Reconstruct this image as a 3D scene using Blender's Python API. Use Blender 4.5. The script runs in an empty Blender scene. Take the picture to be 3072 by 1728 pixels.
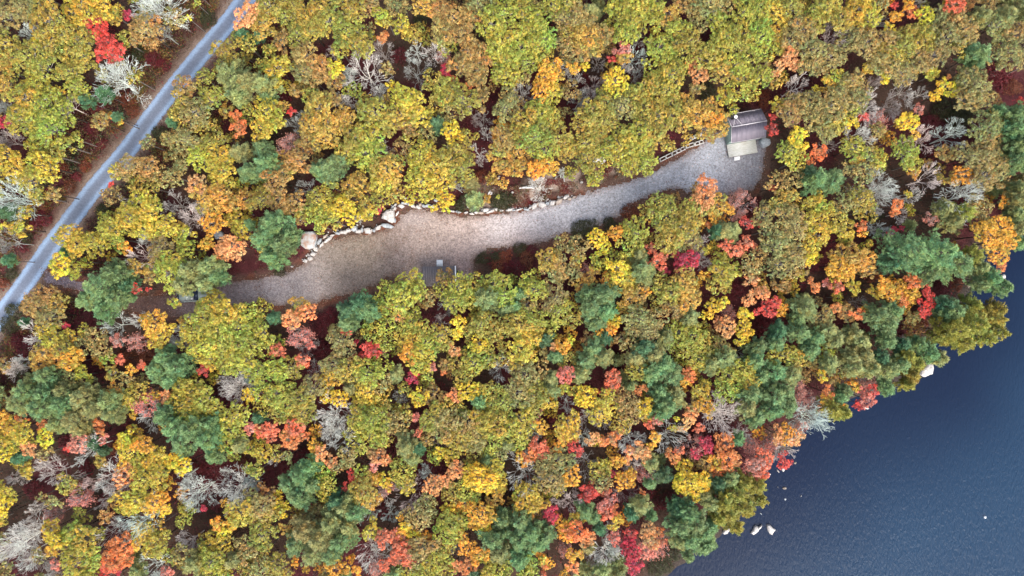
import bpy, math, random
import numpy as np
from mathutils import Vector, Matrix
R_ = math.radians
rnd = random.Random(7)
rng = np.random.default_rng(7)
sc = bpy.context.scene

# ---------------------------------------------------------------- camera, sky, sun, exposure
H = 103.0                       # drone height above the clearing, metres
S = 160.0 / 3072.0              # metres on the ground per photograph pixel
cam_d = bpy.data.cameras.new('camera'); cam = bpy.data.objects.new('camera', cam_d)
sc.collection.objects.link(cam); sc.camera = cam
cam.location = (0, 0, H); cam.rotation_euler = (0, 0, 0)
cam_d.sensor_width = 36.0; cam_d.lens = 36.0 * H / 160.0
cam_d.clip_start = 1.0; cam_d.clip_end = 3000.0

SUN_EL, SUN_AZ = 45.0, 152.0    # compass: the sun stands to the south-south-east (bottom of the picture)
world = bpy.data.worlds.new('World'); sc.world = world; world.use_nodes = True
wn = world.node_tree; bg = wn.nodes['Background']
sky = wn.nodes.new('ShaderNodeTexSky'); sky.sky_type = 'NISHITA'; sky.sun_disc = False
sky.sun_elevation = R_(SUN_EL); sky.sun_rotation = R_(SUN_AZ)
sky.air_density = 1.0; sky.dust_density = 4.0; sky.ozone_density = 0.8
hs = wn.nodes.new('ShaderNodeHueSaturation'); hs.inputs['Saturation'].default_value = .62      # thin high cloud whitens the sky
wn.links.new(sky.outputs[0], hs.inputs['Color']); wn.links.new(hs.outputs[0], bg.inputs[0]); bg.inputs[1].default_value = 0.15
sun_d = bpy.data.lights.new('sun', 'SUN'); sun = bpy.data.objects.new('sun', sun_d); sc.collection.objects.link(sun)
sun_d.energy = .95; sun_d.angle = R_(38.0); sun_d.color = (1.0, 0.94, 0.86)
az = R_(SUN_AZ); el = R_(SUN_EL)
sdir = Vector((math.sin(az) * math.cos(el), math.cos(az) * math.cos(el), math.sin(el)))
sun.rotation_euler = sdir.to_track_quat('Z', 'Y').to_euler(); sun.location = sdir * 200
vs = sc.view_settings; vs.view_transform = 'Standard'; vs.look = 'None'; vs.gamma = 1.0; vs.exposure = 1.55
vs.use_curve_mapping = False
sc.cycles.max_bounces = 6; sc.cycles.diffuse_bounces = 3; sc.cycles.transmission_bounces = 3
sc.cycles.use_denoising = True

# ---------------------------------------------------------------- helpers
def P(px, py, z=0.0):
    """the point at height z that the photograph shows at pixel px, py"""
    f = (H - z) / H
    return ((px - 1536.0) * S * f, (864.0 - py) * S * f, z)

def lin(r, g, b):
    f = lambda c: (c / 255.0 / 12.92) if c / 255.0 <= .04045 else ((c / 255.0 + .055) / 1.055) ** 2.4
    return np.array((f(r), f(g), f(b)))

def link(o, parent=None):
    sc.collection.objects.link(o)
    if parent is not None: o.parent = parent
    return o

def tag(o, label=None, cat=None, group=None, kind=None):
    if label: o['label'] = label
    if cat: o['category'] = cat
    if group: o['group'] = group
    if kind: o['kind'] = kind
    return o

def empty(name, loc, rz=0.0):
    o = bpy.data.objects.new(name, None); o.empty_display_size = .3
    sc.collection.objects.link(o); o.location = loc; o.rotation_euler = (0, 0, rz)
    return o

def np_mesh(name, V, F, mat=None, col=None, smooth=False):
    """V (n,3), F (m,k) of one k, or a list of such; col (n,3) vertex colours"""
    if not isinstance(F, list): F = [F]
    F = [np.asarray(f, dtype=np.int32) for f in F if len(f)]
    me = bpy.data.meshes.new(name)
    V = np.asarray(V, dtype=np.float32)
    me.vertices.add(len(V)); me.vertices.foreach_set('co', V.ravel())
    nl = sum(f.size for f in F); npo = sum(len(f) for f in F)
    me.loops.add(nl); me.polygons.add(npo)
    me.loops.foreach_set('vertex_index', np.concatenate([f.ravel() for f in F]))
    st = []; base = 0
    for f in F:
        st.append(base + np.arange(len(f)) * f.shape[1]); base += f.size
    me.polygons.foreach_set('loop_start', np.concatenate(st).astype(np.int32))
    if smooth: me.polygons.foreach_set('use_smooth', np.ones(npo, dtype=bool))
    if col is not None:
        a = me.color_attributes.new('col', 'FLOAT_COLOR', 'POINT')
        c = np.ones((len(V), 4), dtype=np.float32); c[:, :3] = col
        a.data.foreach_set('color', c.ravel())
    me.update(calc_edges=True)
    if mat: me.materials.append(mat)
    return me

def obj(name, me, parent=None):
    return link(bpy.data.objects.new(name, me), parent)

def tubes(segs, n=4, cap=False):
    """segs (m,8): p0 p1 r0 r1 -> verts, quads"""
    s = np.asarray(segs, dtype=float); m = len(s)
    p0, p1 = s[:, 0:3], s[:, 3:6]; r0, r1 = s[:, 6], s[:, 7]
    d = p1 - p0; d /= np.maximum(np.linalg.norm(d, axis=1, keepdims=True), 1e-9)
    ref = np.where(np.abs(d[:, 2:3]) > .9, np.array([[1., 0, 0]]), np.array([[0, 0, 1.]]))
    u = np.cross(d, ref); u /= np.linalg.norm(u, axis=1, keepdims=True); v = np.cross(d, u)
    a = np.arange(n) * 2 * math.pi / n
    ring = np.cos(a)[None, :, None] * u[:, None, :] + np.sin(a)[None, :, None] * v[:, None, :]
    A = p0[:, None, :] + ring * r0[:, None, None]; B = p1[:, None, :] + ring * r1[:, None, None]
    V = np.concatenate([A, B], axis=1).reshape(-1, 3)
    i = np.arange(n); j = (i + 1) % n
    q = np.stack([i, j, j + n, i + n], axis=1)
    F = (q[None] + (np.arange(m) * 2 * n)[:, None, None]).reshape(-1, 4)
    return V, F

def leaves(C, N, L, W, col, droop=None):
    """one diamond leaf at every centre C with normal N, length L, width W; col (n,3)"""
    m = len(C)
    N = N / np.maximum(np.linalg.norm(N, axis=1, keepdims=True), 1e-9)
    t = rng.normal(size=(m, 3)) if droop is None else droop
    u = np.cross(N, t); u /= np.maximum(np.linalg.norm(u, axis=1, keepdims=True), 1e-9)
    v = np.cross(N, u)
    L = np.asarray(L).reshape(-1, 1) if np.ndim(L) else L; W = np.asarray(W).reshape(-1, 1) if np.ndim(W) else W
    if droop is not None: u, v = v, u
    V = np.stack([C + u * L * .5, C + v * W * .5, C - u * L * .5, C - v * W * .5], axis=1).reshape(-1, 3)
    F = np.arange(4 * m).reshape(-1, 4)
    return V, F, np.repeat(col, 4, axis=0)

class Boxes:
    """collects boxes / tubes / prisms of one part and builds one mesh"""
    def __init__(s): s.V = []; s.Q = []; s.T = []; s.n = 0
    def add(s, V, Q=None, T=None):
        V = np.asarray(V, float)
        if Q is not None and len(Q): s.Q.append(np.asarray(Q) + s.n)
        if T is not None and len(T): s.T.append(np.asarray(T) + s.n)
        s.V.append(V); s.n += len(V)
    def box(s, x0, x1, y0, y1, z0, z1, M=None):
        V = np.array([(x, y, z) for z in (z0, z1) for y in (y0, y1) for x in (x0, x1)], float)
        if M is not None: V = np.array([tuple(M @ Vector(v)) for v in V])
        s.add(V, [(0, 2, 3, 1), (4, 5, 7, 6), (0, 1, 5, 4), (2, 6, 7, 3), (0, 4, 6, 2), (1, 3, 7, 5)])
    def tube(s, p0, p1, r0, r1=None, n=8):
        V, F = tubes([list(p0) + list(p1) + [r0, r0 if r1 is None else r1]], n)
        b = len(V); V = np.vstack([V, [p0], [p1]])
        T = [(i, b, (i + 1) % n) for i in range(n)] + [(n + i, n + (i + 1) % n, b + 1) for i in range(n)]
        s.add(V, F, T)
    def mesh(s, name, mat, smooth=False):
        F = []
        if s.Q: F.append(np.vstack(s.Q))
        if s.T: F.append(np.vstack(s.T))
        return np_mesh(name, np.vstack(s.V), F, mat, smooth=smooth)
    def build(s, name, mat, parent=None): return obj(name, s.mesh(name, mat), parent)

def in_poly(X, Y, poly):
    X = np.asarray(X, float); Y = np.asarray(Y, float); c = np.zeros(X.shape, bool)
    n = len(poly)
    for i in range(n):
        x0, y0 = poly[i]; x1, y1 = poly[(i + 1) % n]
        if y0 == y1: continue
        k = ((Y < y0) != (Y < y1)) & (X < (x1 - x0) * (Y - y0) / (y1 - y0) + x0)
        c ^= k
    return c

def dist_poly(X, Y, poly, closed=True):
    X = np.asarray(X, float); Y = np.asarray(Y, float); d = np.full(X.shape, 1e9)
    n = len(poly)
    for i in range(n if closed else n - 1):
        x0, y0 = poly[i]; x1, y1 = poly[(i + 1) % n]
        dx, dy = x1 - x0, y1 - y0; L = dx * dx + dy * dy + 1e-12
        t = np.clip(((X - x0) * dx + (Y - y0) * dy) / L, 0, 1)
        d = np.minimum(d, np.hypot(X - x0 - t * dx, Y - y0 - t * dy))
    return d

def vnoise(X, Y, scale, seed):
    """smooth value noise 0..1"""
    g = np.random.default_rng(seed).random((256, 256))
    x = np.asarray(X) / scale + 1000.0; y = np.asarray(Y) / scale + 1000.0
    xi = np.floor(x).astype(int); yi = np.floor(y).astype(int); fx = x - xi; fy = y - yi
    fx = fx * fx * (3 - 2 * fx); fy = fy * fy * (3 - 2 * fy)
    a = g[xi % 256, yi % 256]; b = g[(xi + 1) % 256, yi % 256]; c = g[xi % 256, (yi + 1) % 256]; d = g[(xi + 1) % 256, (yi + 1) % 256]
    return (a * (1 - fx) + b * fx) * (1 - fy) + (c * (1 - fx) + d * fx) * fy

def sstep(a, b, x):
    t = np.clip((x - a) / (b - a), 0, 1); return t * t * (3 - 2 * t)

# ---------------------------------------------------------------- materials
def mat_new(name):
    m = bpy.data.materials.new(name); m.use_nodes = True
    nt = m.node_tree; return m, nt, nt.nodes['Principled BSDF'], nt.nodes['Material Output']

def mat_plain(name, col, rough=.8, noise=.0, nscale=4.0, bump=0.0, metal=0.0, spec=.3, col2=None, stretch=None):
    m, nt, b, out = mat_new(name)
    b.inputs['Roughness'].default_value = rough; b.inputs['Metallic'].default_value = metal
    b.inputs['Specular IOR Level'].default_value = spec
    c = tuple(col) + (1,)
    if noise or col2 is not None or bump:
        tc = nt.nodes.new('ShaderNodeTexCoord'); mp = nt.nodes.new('ShaderNodeMapping')
        if stretch: mp.inputs['Scale'].default_value = stretch
        nz = nt.nodes.new('ShaderNodeTexNoise'); nz.inputs['Scale'].default_value = nscale; nz.inputs['Detail'].default_value = 5
        nt.links.new(tc.outputs['Object'], mp.inputs[0]); nt.links.new(mp.outputs[0], nz.inputs['Vector'])
        if col2 is None: col2 = tuple(x * (1 - noise) for x in col)
        rp = nt.nodes.new('ShaderNodeValToRGB')
        rp.color_ramp.elements[0].position = .35; rp.color_ramp.elements[1].position = .65
        rp.color_ramp.elements[0].color = tuple(col2)[:3] + (1,); rp.color_ramp.elements[1].color = c
        nt.links.new(nz.outputs['Fac'], rp.inputs[0]); nt.links.new(rp.outputs[0], b.inputs['Base Color'])
        if bump:
            bp = nt.nodes.new('ShaderNodeBump'); bp.inputs['Strength'].default_value = bump; bp.inputs['Distance'].default_value = .05
            nt.links.new(nz.outputs['Fac'], bp.inputs['Height']); nt.links.new(bp.outputs[0], b.inputs['Normal'])
    else: b.inputs['Base Color'].default_value = c
    return m

def mat_leaf(name, trans=.28):
    """leaf colour = colour of the single leaf (vertex) x colour of the tree (object)"""
    m = bpy.data.materials.new(name); m.use_nodes = True; nt = m.node_tree; nt.nodes.clear()
    out = nt.nodes.new('ShaderNodeOutputMaterial'); at = nt.nodes.new('ShaderNodeAttribute'); at.attribute_name = 'col'
    oi = nt.nodes.new('ShaderNodeObjectInfo')
    mx = nt.nodes.new('ShaderNodeMix'); mx.data_type = 'RGBA'; mx.blend_type = 'MULTIPLY'; mx.inputs[0].default_value = 1.0
    nt.links.new(at.outputs['Color'], mx.inputs[6]); nt.links.new(oi.outputs['Color'], mx.inputs[7])
    df = nt.nodes.new('ShaderNodeBsdfDiffuse'); tr = nt.nodes.new('ShaderNodeBsdfTranslucent')
    gl = nt.nodes.new('ShaderNodeBsdfGlossy'); gl.inputs['Roughness'].default_value = .5
    ms = nt.nodes.new('ShaderNodeMixShader'); ms.inputs[0].default_value = trans
    m2 = nt.nodes.new('ShaderNodeMixShader'); m2.inputs[0].default_value = .03
    for n in (df, tr): nt.links.new(mx.outputs[2], n.inputs['Color'])
    nt.links.new(df.outputs[0], ms.inputs[1]); nt.links.new(tr.outputs[0], ms.inputs[2])
    nt.links.new(ms.outputs[0], m2.inputs[1]); nt.links.new(gl.outputs[0], m2.inputs[2])
    nt.links.new(m2.outputs[0], out.inputs[0])
    return m

def mat_vcol(name, rough=.95, grain=.25, gscale=6.0, bump=.4, bdist=.05, fine=40.0):
    m, nt, b, out = mat_new(name); b.inputs['Roughness'].default_value = rough; b.inputs['Specular IOR Level'].default_value = .15
    at = nt.nodes.new('ShaderNodeAttribute'); at.attribute_name = 'col'
    tc = nt.nodes.new('ShaderNodeTexCoord')
    nz = nt.nodes.new('ShaderNodeTexNoise'); nz.inputs['Scale'].default_value = gscale; nz.inputs['Detail'].default_value = 8; nz.inputs['Roughness'].default_value = .75
    vo = nt.nodes.new('ShaderNodeTexVoronoi'); vo.inputs['Scale'].default_value = fine
    nt.links.new(tc.outputs['Object'], nz.inputs['Vector']); nt.links.new(tc.outputs['Object'], vo.inputs['Vector'])
    mr = nt.nodes.new('ShaderNodeMapRange'); mr.inputs[1].default_value = .25; mr.inputs[2].default_value = .75
    mr.inputs[3].default_value = 1 - grain; mr.inputs[4].default_value = 1 + grain
    nt.links.new(nz.outputs['Fac'], mr.inputs[0])
    m2 = nt.nodes.new('ShaderNodeMapRange'); m2.inputs[3].default_value = 1 - grain * .8; m2.inputs[4].default_value = 1 + grain * .8
    sep = nt.nodes.new('ShaderNodeSeparateColor'); nt.links.new(vo.outputs['Color'], sep.inputs[0]); nt.links.new(sep.outputs[0], m2.inputs[0])
    ma = nt.nodes.new('ShaderNodeMath'); ma.operation = 'MULTIPLY'; nt.links.new(mr.outputs[0], ma.inputs[0]); nt.links.new(m2.outputs[0], ma.inputs[1])
    vm = nt.nodes.new('ShaderNodeVectorMath'); vm.operation = 'SCALE'
    nt.links.new(at.outputs['Color'], vm.inputs[0]); nt.links.new(ma.outputs[0], vm.inputs['Scale'])
    nt.links.new(vm.outputs[0], b.inputs['Base Color'])
    bp = nt.nodes.new('ShaderNodeBump'); bp.inputs['Strength'].default_value = bump; bp.inputs['Distance'].default_value = bdist
    nt.links.new(ma.outputs[0], bp.inputs['Height']); nt.links.new(bp.outputs[0], b.inputs['Normal'])
    return m

M = {}
M['leaf'] = mat_leaf('autumn_leaves', .28)
M['needle'] = mat_leaf('needles', .15)
M['bark'] = mat_plain('bark', (.30, .28, .25), .9, .3, 6)
M['trunk_bark'] = mat_plain('trunk_bark', (.05, .038, .03), .9, .35, 6)
M['pine_bark'] = mat_plain('pine_bark', (.12, .095, .08), .9, .35, 6)
M['bare'] = mat_leaf('weathered_bark', 0.0)
M['ground'] = mat_vcol('forest_floor', grain=.35, gscale=3.0, bump=.8, bdist=.1, fine=14)
M['gravel'] = mat_vcol('packed_gravel', grain=.34, gscale=2.2, bump=.5, bdist=.03, fine=6)
M['roadmat'] = mat_vcol('road_gravel', grain=.16, gscale=2.5, bump=.4, bdist=.03, fine=7)
M['rock'] = mat_plain('pale_granite', (.56, .53, .50), .85, .45, 3.5, .6)
M['rock_tan'] = mat_plain('tan_granite', (.46, .38, .32), .85, .45, 4.0, .6)
M['rock_grey'] = mat_plain('grey_granite', (.42, .45, .47), .85, .4, 3.0, .5)
M['rock_lichen'] = mat_plain('lichen_boulder', (.40, .45, .47), .9, 0, 1.1, .4, col2=(.30, .19, .14))
M['rock_brown'] = mat_plain('wet_boulder', (.25, .21, .17), .6, .4, 3.0, .4)
M['metal_roof'] = mat_plain('ribbed_metal_roof', (.165, .148, .178), .5, 0, 6.0, 0, 0.0, .35)
M['metal_shed'] = mat_plain('shed_roof_metal', (.13, .115, .12), .7, 0, 1.5, 0, 0.0, .3)
M['trim'] = mat_plain('pale_trim', (.44, .42, .44), .7)
M['siding'] = mat_plain('green_grey_siding', (.30, .42, .38), .8, .12, 3)
M['deck'] = mat_plain('weathered_planks', (.68, .68, .65), .85, 0, 3.0, .2, col2=(.50, .50, .43), stretch=(.6, 6, 1))
M['white'] = mat_plain('white_paint', (.87, .87, .86), .6, .06, 5)
M['dark'] = mat_plain('dark_metal', (.03, .03, .035), .5)
M['glass'] = mat_plain('dark_glass', (.02, .03, .06), .08, spec=.6)
M['timber'] = mat_plain('weathered_timber', (.60, .58, .56), .85, .25, 5, .2)
M['wood'] = mat_plain('grey_wood', (.30, .26, .22), .85, .3, 5, .2)
M['carpaint'] = mat_plain('silver_green_paint', (.25, .30, .28), .3, spec=.6)
M['rubber'] = mat_plain('rubber', (.02, .02, .02), .8)
M['birch'] = mat_plain('birch_log', (.7, .68, .64), .8, .3, 8)

# ---------------------------------------------------------------- outlines on the photograph (pixels)
CLEAR = [(120,800),(200,822),(300,850),(420,878),(520,876),(600,850),(700,838),(770,828),(860,805),(905,785),(930,752),(962,722),(1010,706),(1060,698),(1120,692),(1165,680),(1190,655),(1192,635),(1240,622),(1290,624),(1380,642),(1480,636),(1560,627),(1640,607),(1700,592),(1760,570),(1850,545),(1930,520),(1990,487),(2060,450),(2100,425),(2130,395),(2180,380),(2240,345),(2290,350),(2310,420),(2302,480),(2292,540),(2270,572),(2200,590),(2100,590),(2020,575),(1960,590),(1900,622),(1860,652),(1800,682),(1740,702),(1690,710),(1640,730),(1590,742),(1530,748),(1465,752),(1425,785),(1430,840),(1350,868),(1250,860),(1180,835),(1130,862),(1080,885),(1000,900),(940,922),(830,926),(780,908),(700,932),(560,962),(430,952),(360,932),(290,905),(200,868),(130,858)]
ROADC = [(830,-90),(745,-10),(668,88),(597,170),(520,265),(455,350),(385,447),(275,575),(210,663),(150,742),(90,828),(35,905),(-60,1030),(-160,1150)]
ROADW = 32
LAKE = [(3500,560),(3200,640),(3072,690),(2960,740),(2930,830),(2905,890),(2850,960),(2790,1050),(2772,1115),(2700,1160),(2600,1190),(2540,1205),(2470,1250),(2400,1310),(2352,1365),(2300,1405),(2285,1450),(2240,1510),(2190,1560),(2160,1600),(2090,1655),(2000,1730),(1900,1830),(1800,2100),(1700,2600),(5200,2600),(5200,560)]
w2 = lambda pl: [P(*p)[:2] for p in pl]
CLEARW, ROADW_C, LAKEW = w2(CLEAR), w2(ROADC), w2(LAKE)
WATER_Z = -0.28
# ---------------------------------------------------------------- trees, read off the photograph
# one string per 768x576 part of the photograph: crown centre x, y, crown radius, kind
TILES = [
(0,0,"""50 120 110 k;190 60 90 k;380 170 150 o;300 60 90 k;540 250 100 o;640 60 130 y;800 60 110 y;890 130 80 o;60 330 100 o;200 250 70 W;320 310 60 b;240 440 110 o;340 510 110 o;470 390 80 o;620 330 110 o;650 440 90 o;740 215 85 R;820 310 85 R;850 410 105 R;990 130 45 C;1190 50 140 W;1110 240 125 n;950 310 60 o;1040 410 60 s;1230 250 50 G;1330 150 80 k;1440 150 30 b;1500 40 28 g;1560 130 70 s;60 480 80 a;100 550 80 o;70 650 80 a;290 640 95 y;230 760 125 g;360 830 125 g;200 900 120 g;390 970 120 g;490 860 100 g;560 560 90 o;600 660 90 g;820 590 135 W;1030 600 60 o;900 480 50 o;500 800 65 W;60 930 62 C;40 1050 70 G;20 800 60 G;270 1110 60 y;340 1160 60 o;500 1100 80 o;430 1180 80 o;60 1180 80 y;160 1290 100 y;350 1260 110 y;260 1380 100 o;30 1290 50 y;460 710 60 y;860 880 30 a;780 930 65 n;690 960 70 D;600 1060 50 o;470 1250 38 N;570 1330 35 D;900 890 35 T;930 920 30 y;790 710 65 T;660 760 55 T;520 1400 50 N;740 790 60 D;1150 430 70 D;960 760 60 N;1870 140 105 q;1840 270 65 T;1700 410 95 o;1870 340 80 o;1730 570 150 H;1860 620 120 H;1560 600 80 o;1420 660 80 n;1390 760 80 o;1480 860 105 k;1600 760 90 o;1370 890 80 o;1710 850 55 a;1800 880 50 O;1820 970 72 O;1560 960 85 o;1310 930 38 T;1200 1010 60 s;1130 1090 60 k;1290 1050 55 n;1420 1060 90 k;1600 1100 100 o;1520 1190 90 y;1660 1180 100 y;1690 1290 110 y;1810 1150 90 H;1880 1300 95 P;1130 1270 90 n;990 1260 90 k;900 1290 60 y;1240 1350 80 k;1340 1340 80 k;1160 1420 80 o;1060 1420 70 o;1400 1220 80 k;1490 1400 80 q;870 1400 28 R;1880 830 50 o;1800 730 80 H;1230 480 50 D;1000 840 50 N;760 1080 45 D;640 1250 45 N"""),
(768,0,"""100 60 100 o;60 180 100 a;230 130 90 o;300 60 90 o;400 130 100 o;500 60 100 o;560 180 100 o;430 240 90 o;330 270 90 o;200 320 80 n;30 280 45 T;720 80 100 o;700 250 110 o;760 340 110 o;650 390 70 o;860 60 80 k;940 130 70 y;1060 60 80 k;1000 170 60 o;1110 210 80 y;1190 270 70 o;1240 150 50 s;1290 60 90 a;1390 100 90 n;1490 150 110 n;1420 230 100 n;1550 260 100 n;1630 130 90 n;1680 50 100 k;1780 200 110 g;1860 110 100 g;1850 310 110 g;1900 450 100 g;1820 430 90 g;1890 570 90 g;1440 330 80 o;1600 400 110 n;1700 430 90 n;1540 500 90 n;1660 540 90 n;1690 620 80 n;1620 650 40 O;1500 610 40 O;970 300 45 O;1200 370 65 W;1340 380 80 W;1410 430 50 p;950 380 80 G;820 530 125 W;700 560 60 W;1190 530 85 G;920 690 60 W;660 740 65 W;1430 550 55 C;1000 530 60 k;610 500 60 b;600 560 45 b;400 430 100 n;320 400 60 n;490 520 90 n;390 550 90 k;110 400 60 o;170 520 90 y;60 520 70 o;170 620 60 y;60 640 110 H;90 740 60 P;600 630 70 n;460 620 70 k;300 700 50 n;740 690 70 g;560 390 40 W;220 810 50 a;280 860 40 R;90 850 110 y;60 970 100 y;150 930 80 y;350 860 40 W;300 940 75 G;480 830 110 a;550 940 110 a;440 960 100 a;650 900 90 a;570 760 80 n;420 740 70 o;1050 670 60 b;1130 750 100 y;1000 760 45 a;900 860 110 o;840 780 70 o;1100 870 110 o;1200 800 100 y;1250 890 80 y;1150 970 80 n;1350 620 80 o;1450 700 100 o;1560 760 110 o;1700 750 80 n;1640 860 55 G;1710 870 60 G;1740 1010 45 W;1370 940 70 T;1470 1000 85 b;1530 1040 50 b;1600 1040 70 o;1480 850 80 k;1350 790 70 o;1290 1020 70 k;1170 1060 70 o;1110 1130 80 k;980 960 90 o;850 1040 110 g;760 1050 100 o;700 1150 100 o;830 1160 110 g;860 1230 70 g;400 1050 80 n;530 1060 90 a;230 1090 80 p;60 1130 90 P;70 1240 110 P;200 1200 60 a;360 1140 80 n;330 1230 90 n;240 1290 70 a;150 1350 100 n;560 1270 130 P;620 1210 60 H;490 1290 85 P;950 1130 60 W;990 1290 110 a;1050 1250 70 o;960 1360 90 y;1040 1400 80 o;790 1390 80 a;720 1400 70 a;560 1400 60 g;380 1420 70 G;1250 1180 100 y;1350 1250 110 y;1200 1290 80 y;1250 1370 100 y;1400 1350 100 y;1480 1200 110 o;1550 1150 90 o;1560 1280 100 o;1680 1150 65 W;1620 1400 60 H;1540 1420 50 G;1850 930 50 d;1860 1050 90 n;1820 1150 80 a;1870 1250 80 a;1830 1290 28 b;1880 830 90 k;1900 720 70 k;1080 420 60 D;190 730 60 D;1700 1330 50 N"""),
(1536,0,"""60 60 90 o;120 160 100 g;50 260 100 g;190 70 70 k;160 240 100 g;240 310 90 g;60 380 100 g;180 380 90 g;250 440 70 g;100 480 90 g;20 570 80 o;310 60 90 g;420 30 90 o;480 100 90 k;380 150 90 n;470 190 80 n;590 90 60 H;430 270 80 o;400 340 70 k;570 200 90 n;560 290 90 a;620 360 80 a;680 270 80 n;350 500 60 W;540 390 70 n;440 420 80 k;460 530 58 d;545 510 40 b;490 450 70 k;480 590 50 W;300 530 90 d;250 600 90 d;230 690 80 d;310 710 80 y;340 590 60 a;80 620 60 k;90 730 90 G;60 830 80 k;820 80 100 g;940 60 110 g;1040 90 100 g;900 180 110 g;860 260 90 g;1050 170 80 g;740 110 60 g;1180 110 80 a;1200 190 70 n;1280 60 80 n;1370 70 90 n;1480 30 100 k;1600 40 80 k;1740 110 100 g;1850 60 110 g;1870 160 80 g;1500 110 40 W;960 290 40 W;820 380 60 S;750 460 38 R;840 450 60 a;930 410 82 W;940 560 60 G;860 520 35 W;650 460 50 G;780 620 100 b;1100 370 100 g;1070 280 60 g;1260 250 90 g;1330 330 100 o;1290 420 80 o;1400 220 80 k;1560 200 90 g;1620 280 100 g;1560 380 100 g;1680 350 90 o;1760 270 90 o;1860 290 100 g;1890 410 80 g;1780 430 80 o;1060 520 80 g;1160 470 90 g;1200 570 110 g;1080 610 80 g;1370 490 60 q;1400 580 70 q;1500 450 110 o;1570 540 90 a;1680 500 90 g;1740 600 90 g;1700 680 80 g;1850 600 90 g;1800 700 70 g;1890 530 60 n;1600 720 70 y;1480 700 70 s;1380 680 60 n;1310 780 80 a;1380 870 100 a;1300 910 80 a;1480 830 80 a;1500 910 80 d;1570 880 50 a;1570 980 50 a;1450 980 70 a;1500 1050 38 n;640 620 70 G;440 710 80 k;500 750 70 G;580 720 60 W;700 720 60 o;870 700 70 o;960 730 100 o;1050 680 100 o;1150 700 90 o;1200 790 100 o;1000 820 110 o;1100 880 110 o;1200 870 100 o;820 820 90 k;700 800 90 o;600 850 110 o;560 930 100 o;680 930 100 o;660 1010 90 o;760 870 40 W;200 880 110 g;110 930 110 o;280 910 90 o;170 1040 120 o;330 1060 110 o;60 1030 90 o;250 1140 100 g;400 1130 90 o;550 1090 100 o;560 1190 90 o;800 1100 110 g;880 1050 110 g;960 1130 100 g;900 1210 100 g;1000 1230 90 g;800 1190 80 g;950 1020 100 g;1070 1020 80 a;560 1270 60 o;640 1300 80 g;610 1380 50 y;50 1150 90 a;80 1260 70 a;20 1300 60 a;280 1250 80 d;180 1290 80 d;820 1260 55 o;1080 1080 60 a;1460 1400 85 q;1380 1430 50 n;210 1400 70 W;380 1310 35 W;1900 740 60 N;540 600 50 D;960 350 40 D;720 1110 40 D;250 1200 45 D"""),
(2304,0,"""60 100 90 y;60 230 80 y;40 360 80 y;150 60 90 o;240 40 70 o;330 170 100 o;430 60 110 o;520 150 100 o;250 230 100 k;660 80 110 y;740 130 90 y;810 60 80 k;680 210 80 k;150 320 100 k;620 300 90 k;720 330 110 k;940 140 60 d;930 60 30 R;1030 60 55 d;1070 120 60 O;1160 130 70 b;880 230 55 b;850 170 40 W;1110 30 50 G;1380 50 80 c;1470 60 60 n;1320 20 50 y;1270 150 90 k;1380 170 100 k;1450 230 110 k;1330 280 110 k;1200 260 90 o;1150 320 100 o;1050 280 90 o;1000 360 100 o;1100 420 100 k;900 330 90 k;850 420 90 o;950 440 90 o;1220 430 100 k;1420 350 80 o;870 500 90 k;1000 550 90 k;1140 520 60 a;1220 560 50 y;740 530 55 y;500 270 85 W;140 430 80 q;190 500 50 q;60 520 60 q;330 400 100 k;450 440 90 k;300 500 90 k;520 430 70 k;370 540 70 k;1610 130 90 H;1700 200 90 k;1800 130 90 H;1850 260 90 k;1750 300 80 k;1800 400 100 k;1700 430 80 k;1860 470 70 k;1590 400 105 P;1560 490 70 P;1640 30 70 n;1740 570 115 D;1850 650 70 N;1880 780 38 R;1700 770 45 n;1720 850 60 P;1880 860 110 P;1850 980 110 P;1900 1090 110 P;1870 1210 100 P;1450 600 80 k;1540 650 110 k;1500 750 100 k;1590 740 90 k;1440 830 80 s;1320 820 80 s;1450 900 90 s;1300 660 60 b;1370 680 60 b;1250 730 50 b;1330 595 25 O;860 590 48 b;800 630 60 G;1060 670 75 W;1180 700 40 W;230 640 90 W;60 600 70 o;60 800 60 y;340 680 30 b;430 650 60 d;500 600 80 y;530 690 70 k;620 620 90 k;700 690 80 k;550 760 100 k;450 810 110 k;650 780 90 k;300 780 90 k;350 880 110 k;200 800 90 k;140 870 90 k;480 900 110 o;610 860 70 g;400 970 90 k;750 800 95 W;930 790 75 G;1110 840 50 S;700 890 42 R;600 940 60 b;40 980 55 R;30 890 28 R;210 900 40 p;850 930 60 p;1020 930 80 b;1080 1030 40 d;670 1020 85 W;810 1000 60 n;1170 1020 85 W;1410 1020 90 W;210 1060 90 b;150 1150 90 g;200 1220 80 g;370 1160 70 O;290 1210 60 O;450 1090 50 G;640 1120 90 g;650 1210 50 d;730 1170 70 k;820 1210 70 g;1020 1160 100 g;1080 1240 70 g;1080 1310 50 a;740 1230 50 G;60 1390 80 k;180 1350 80 k;370 1360 110 P;490 1370 100 P;300 1300 60 T;700 1310 80 k;620 1280 70 k;1320 1160 65 n;1630 960 110 k;1710 920 80 o;1650 1070 90 k;1500 1190 100 k;1610 1190 100 k;1700 1240 90 k;1600 1330 100 k;1720 1340 80 k;1450 1330 80 d;1350 1350 60 a;880 1390 105 W;1220 1350 90 W;1540 1410 95 W;20 1420 35 R;1880 1420 60 H;1200 1180 60 D;1400 1130 55 D;480 350 50 D;1230 930 70 D"""),
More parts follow.
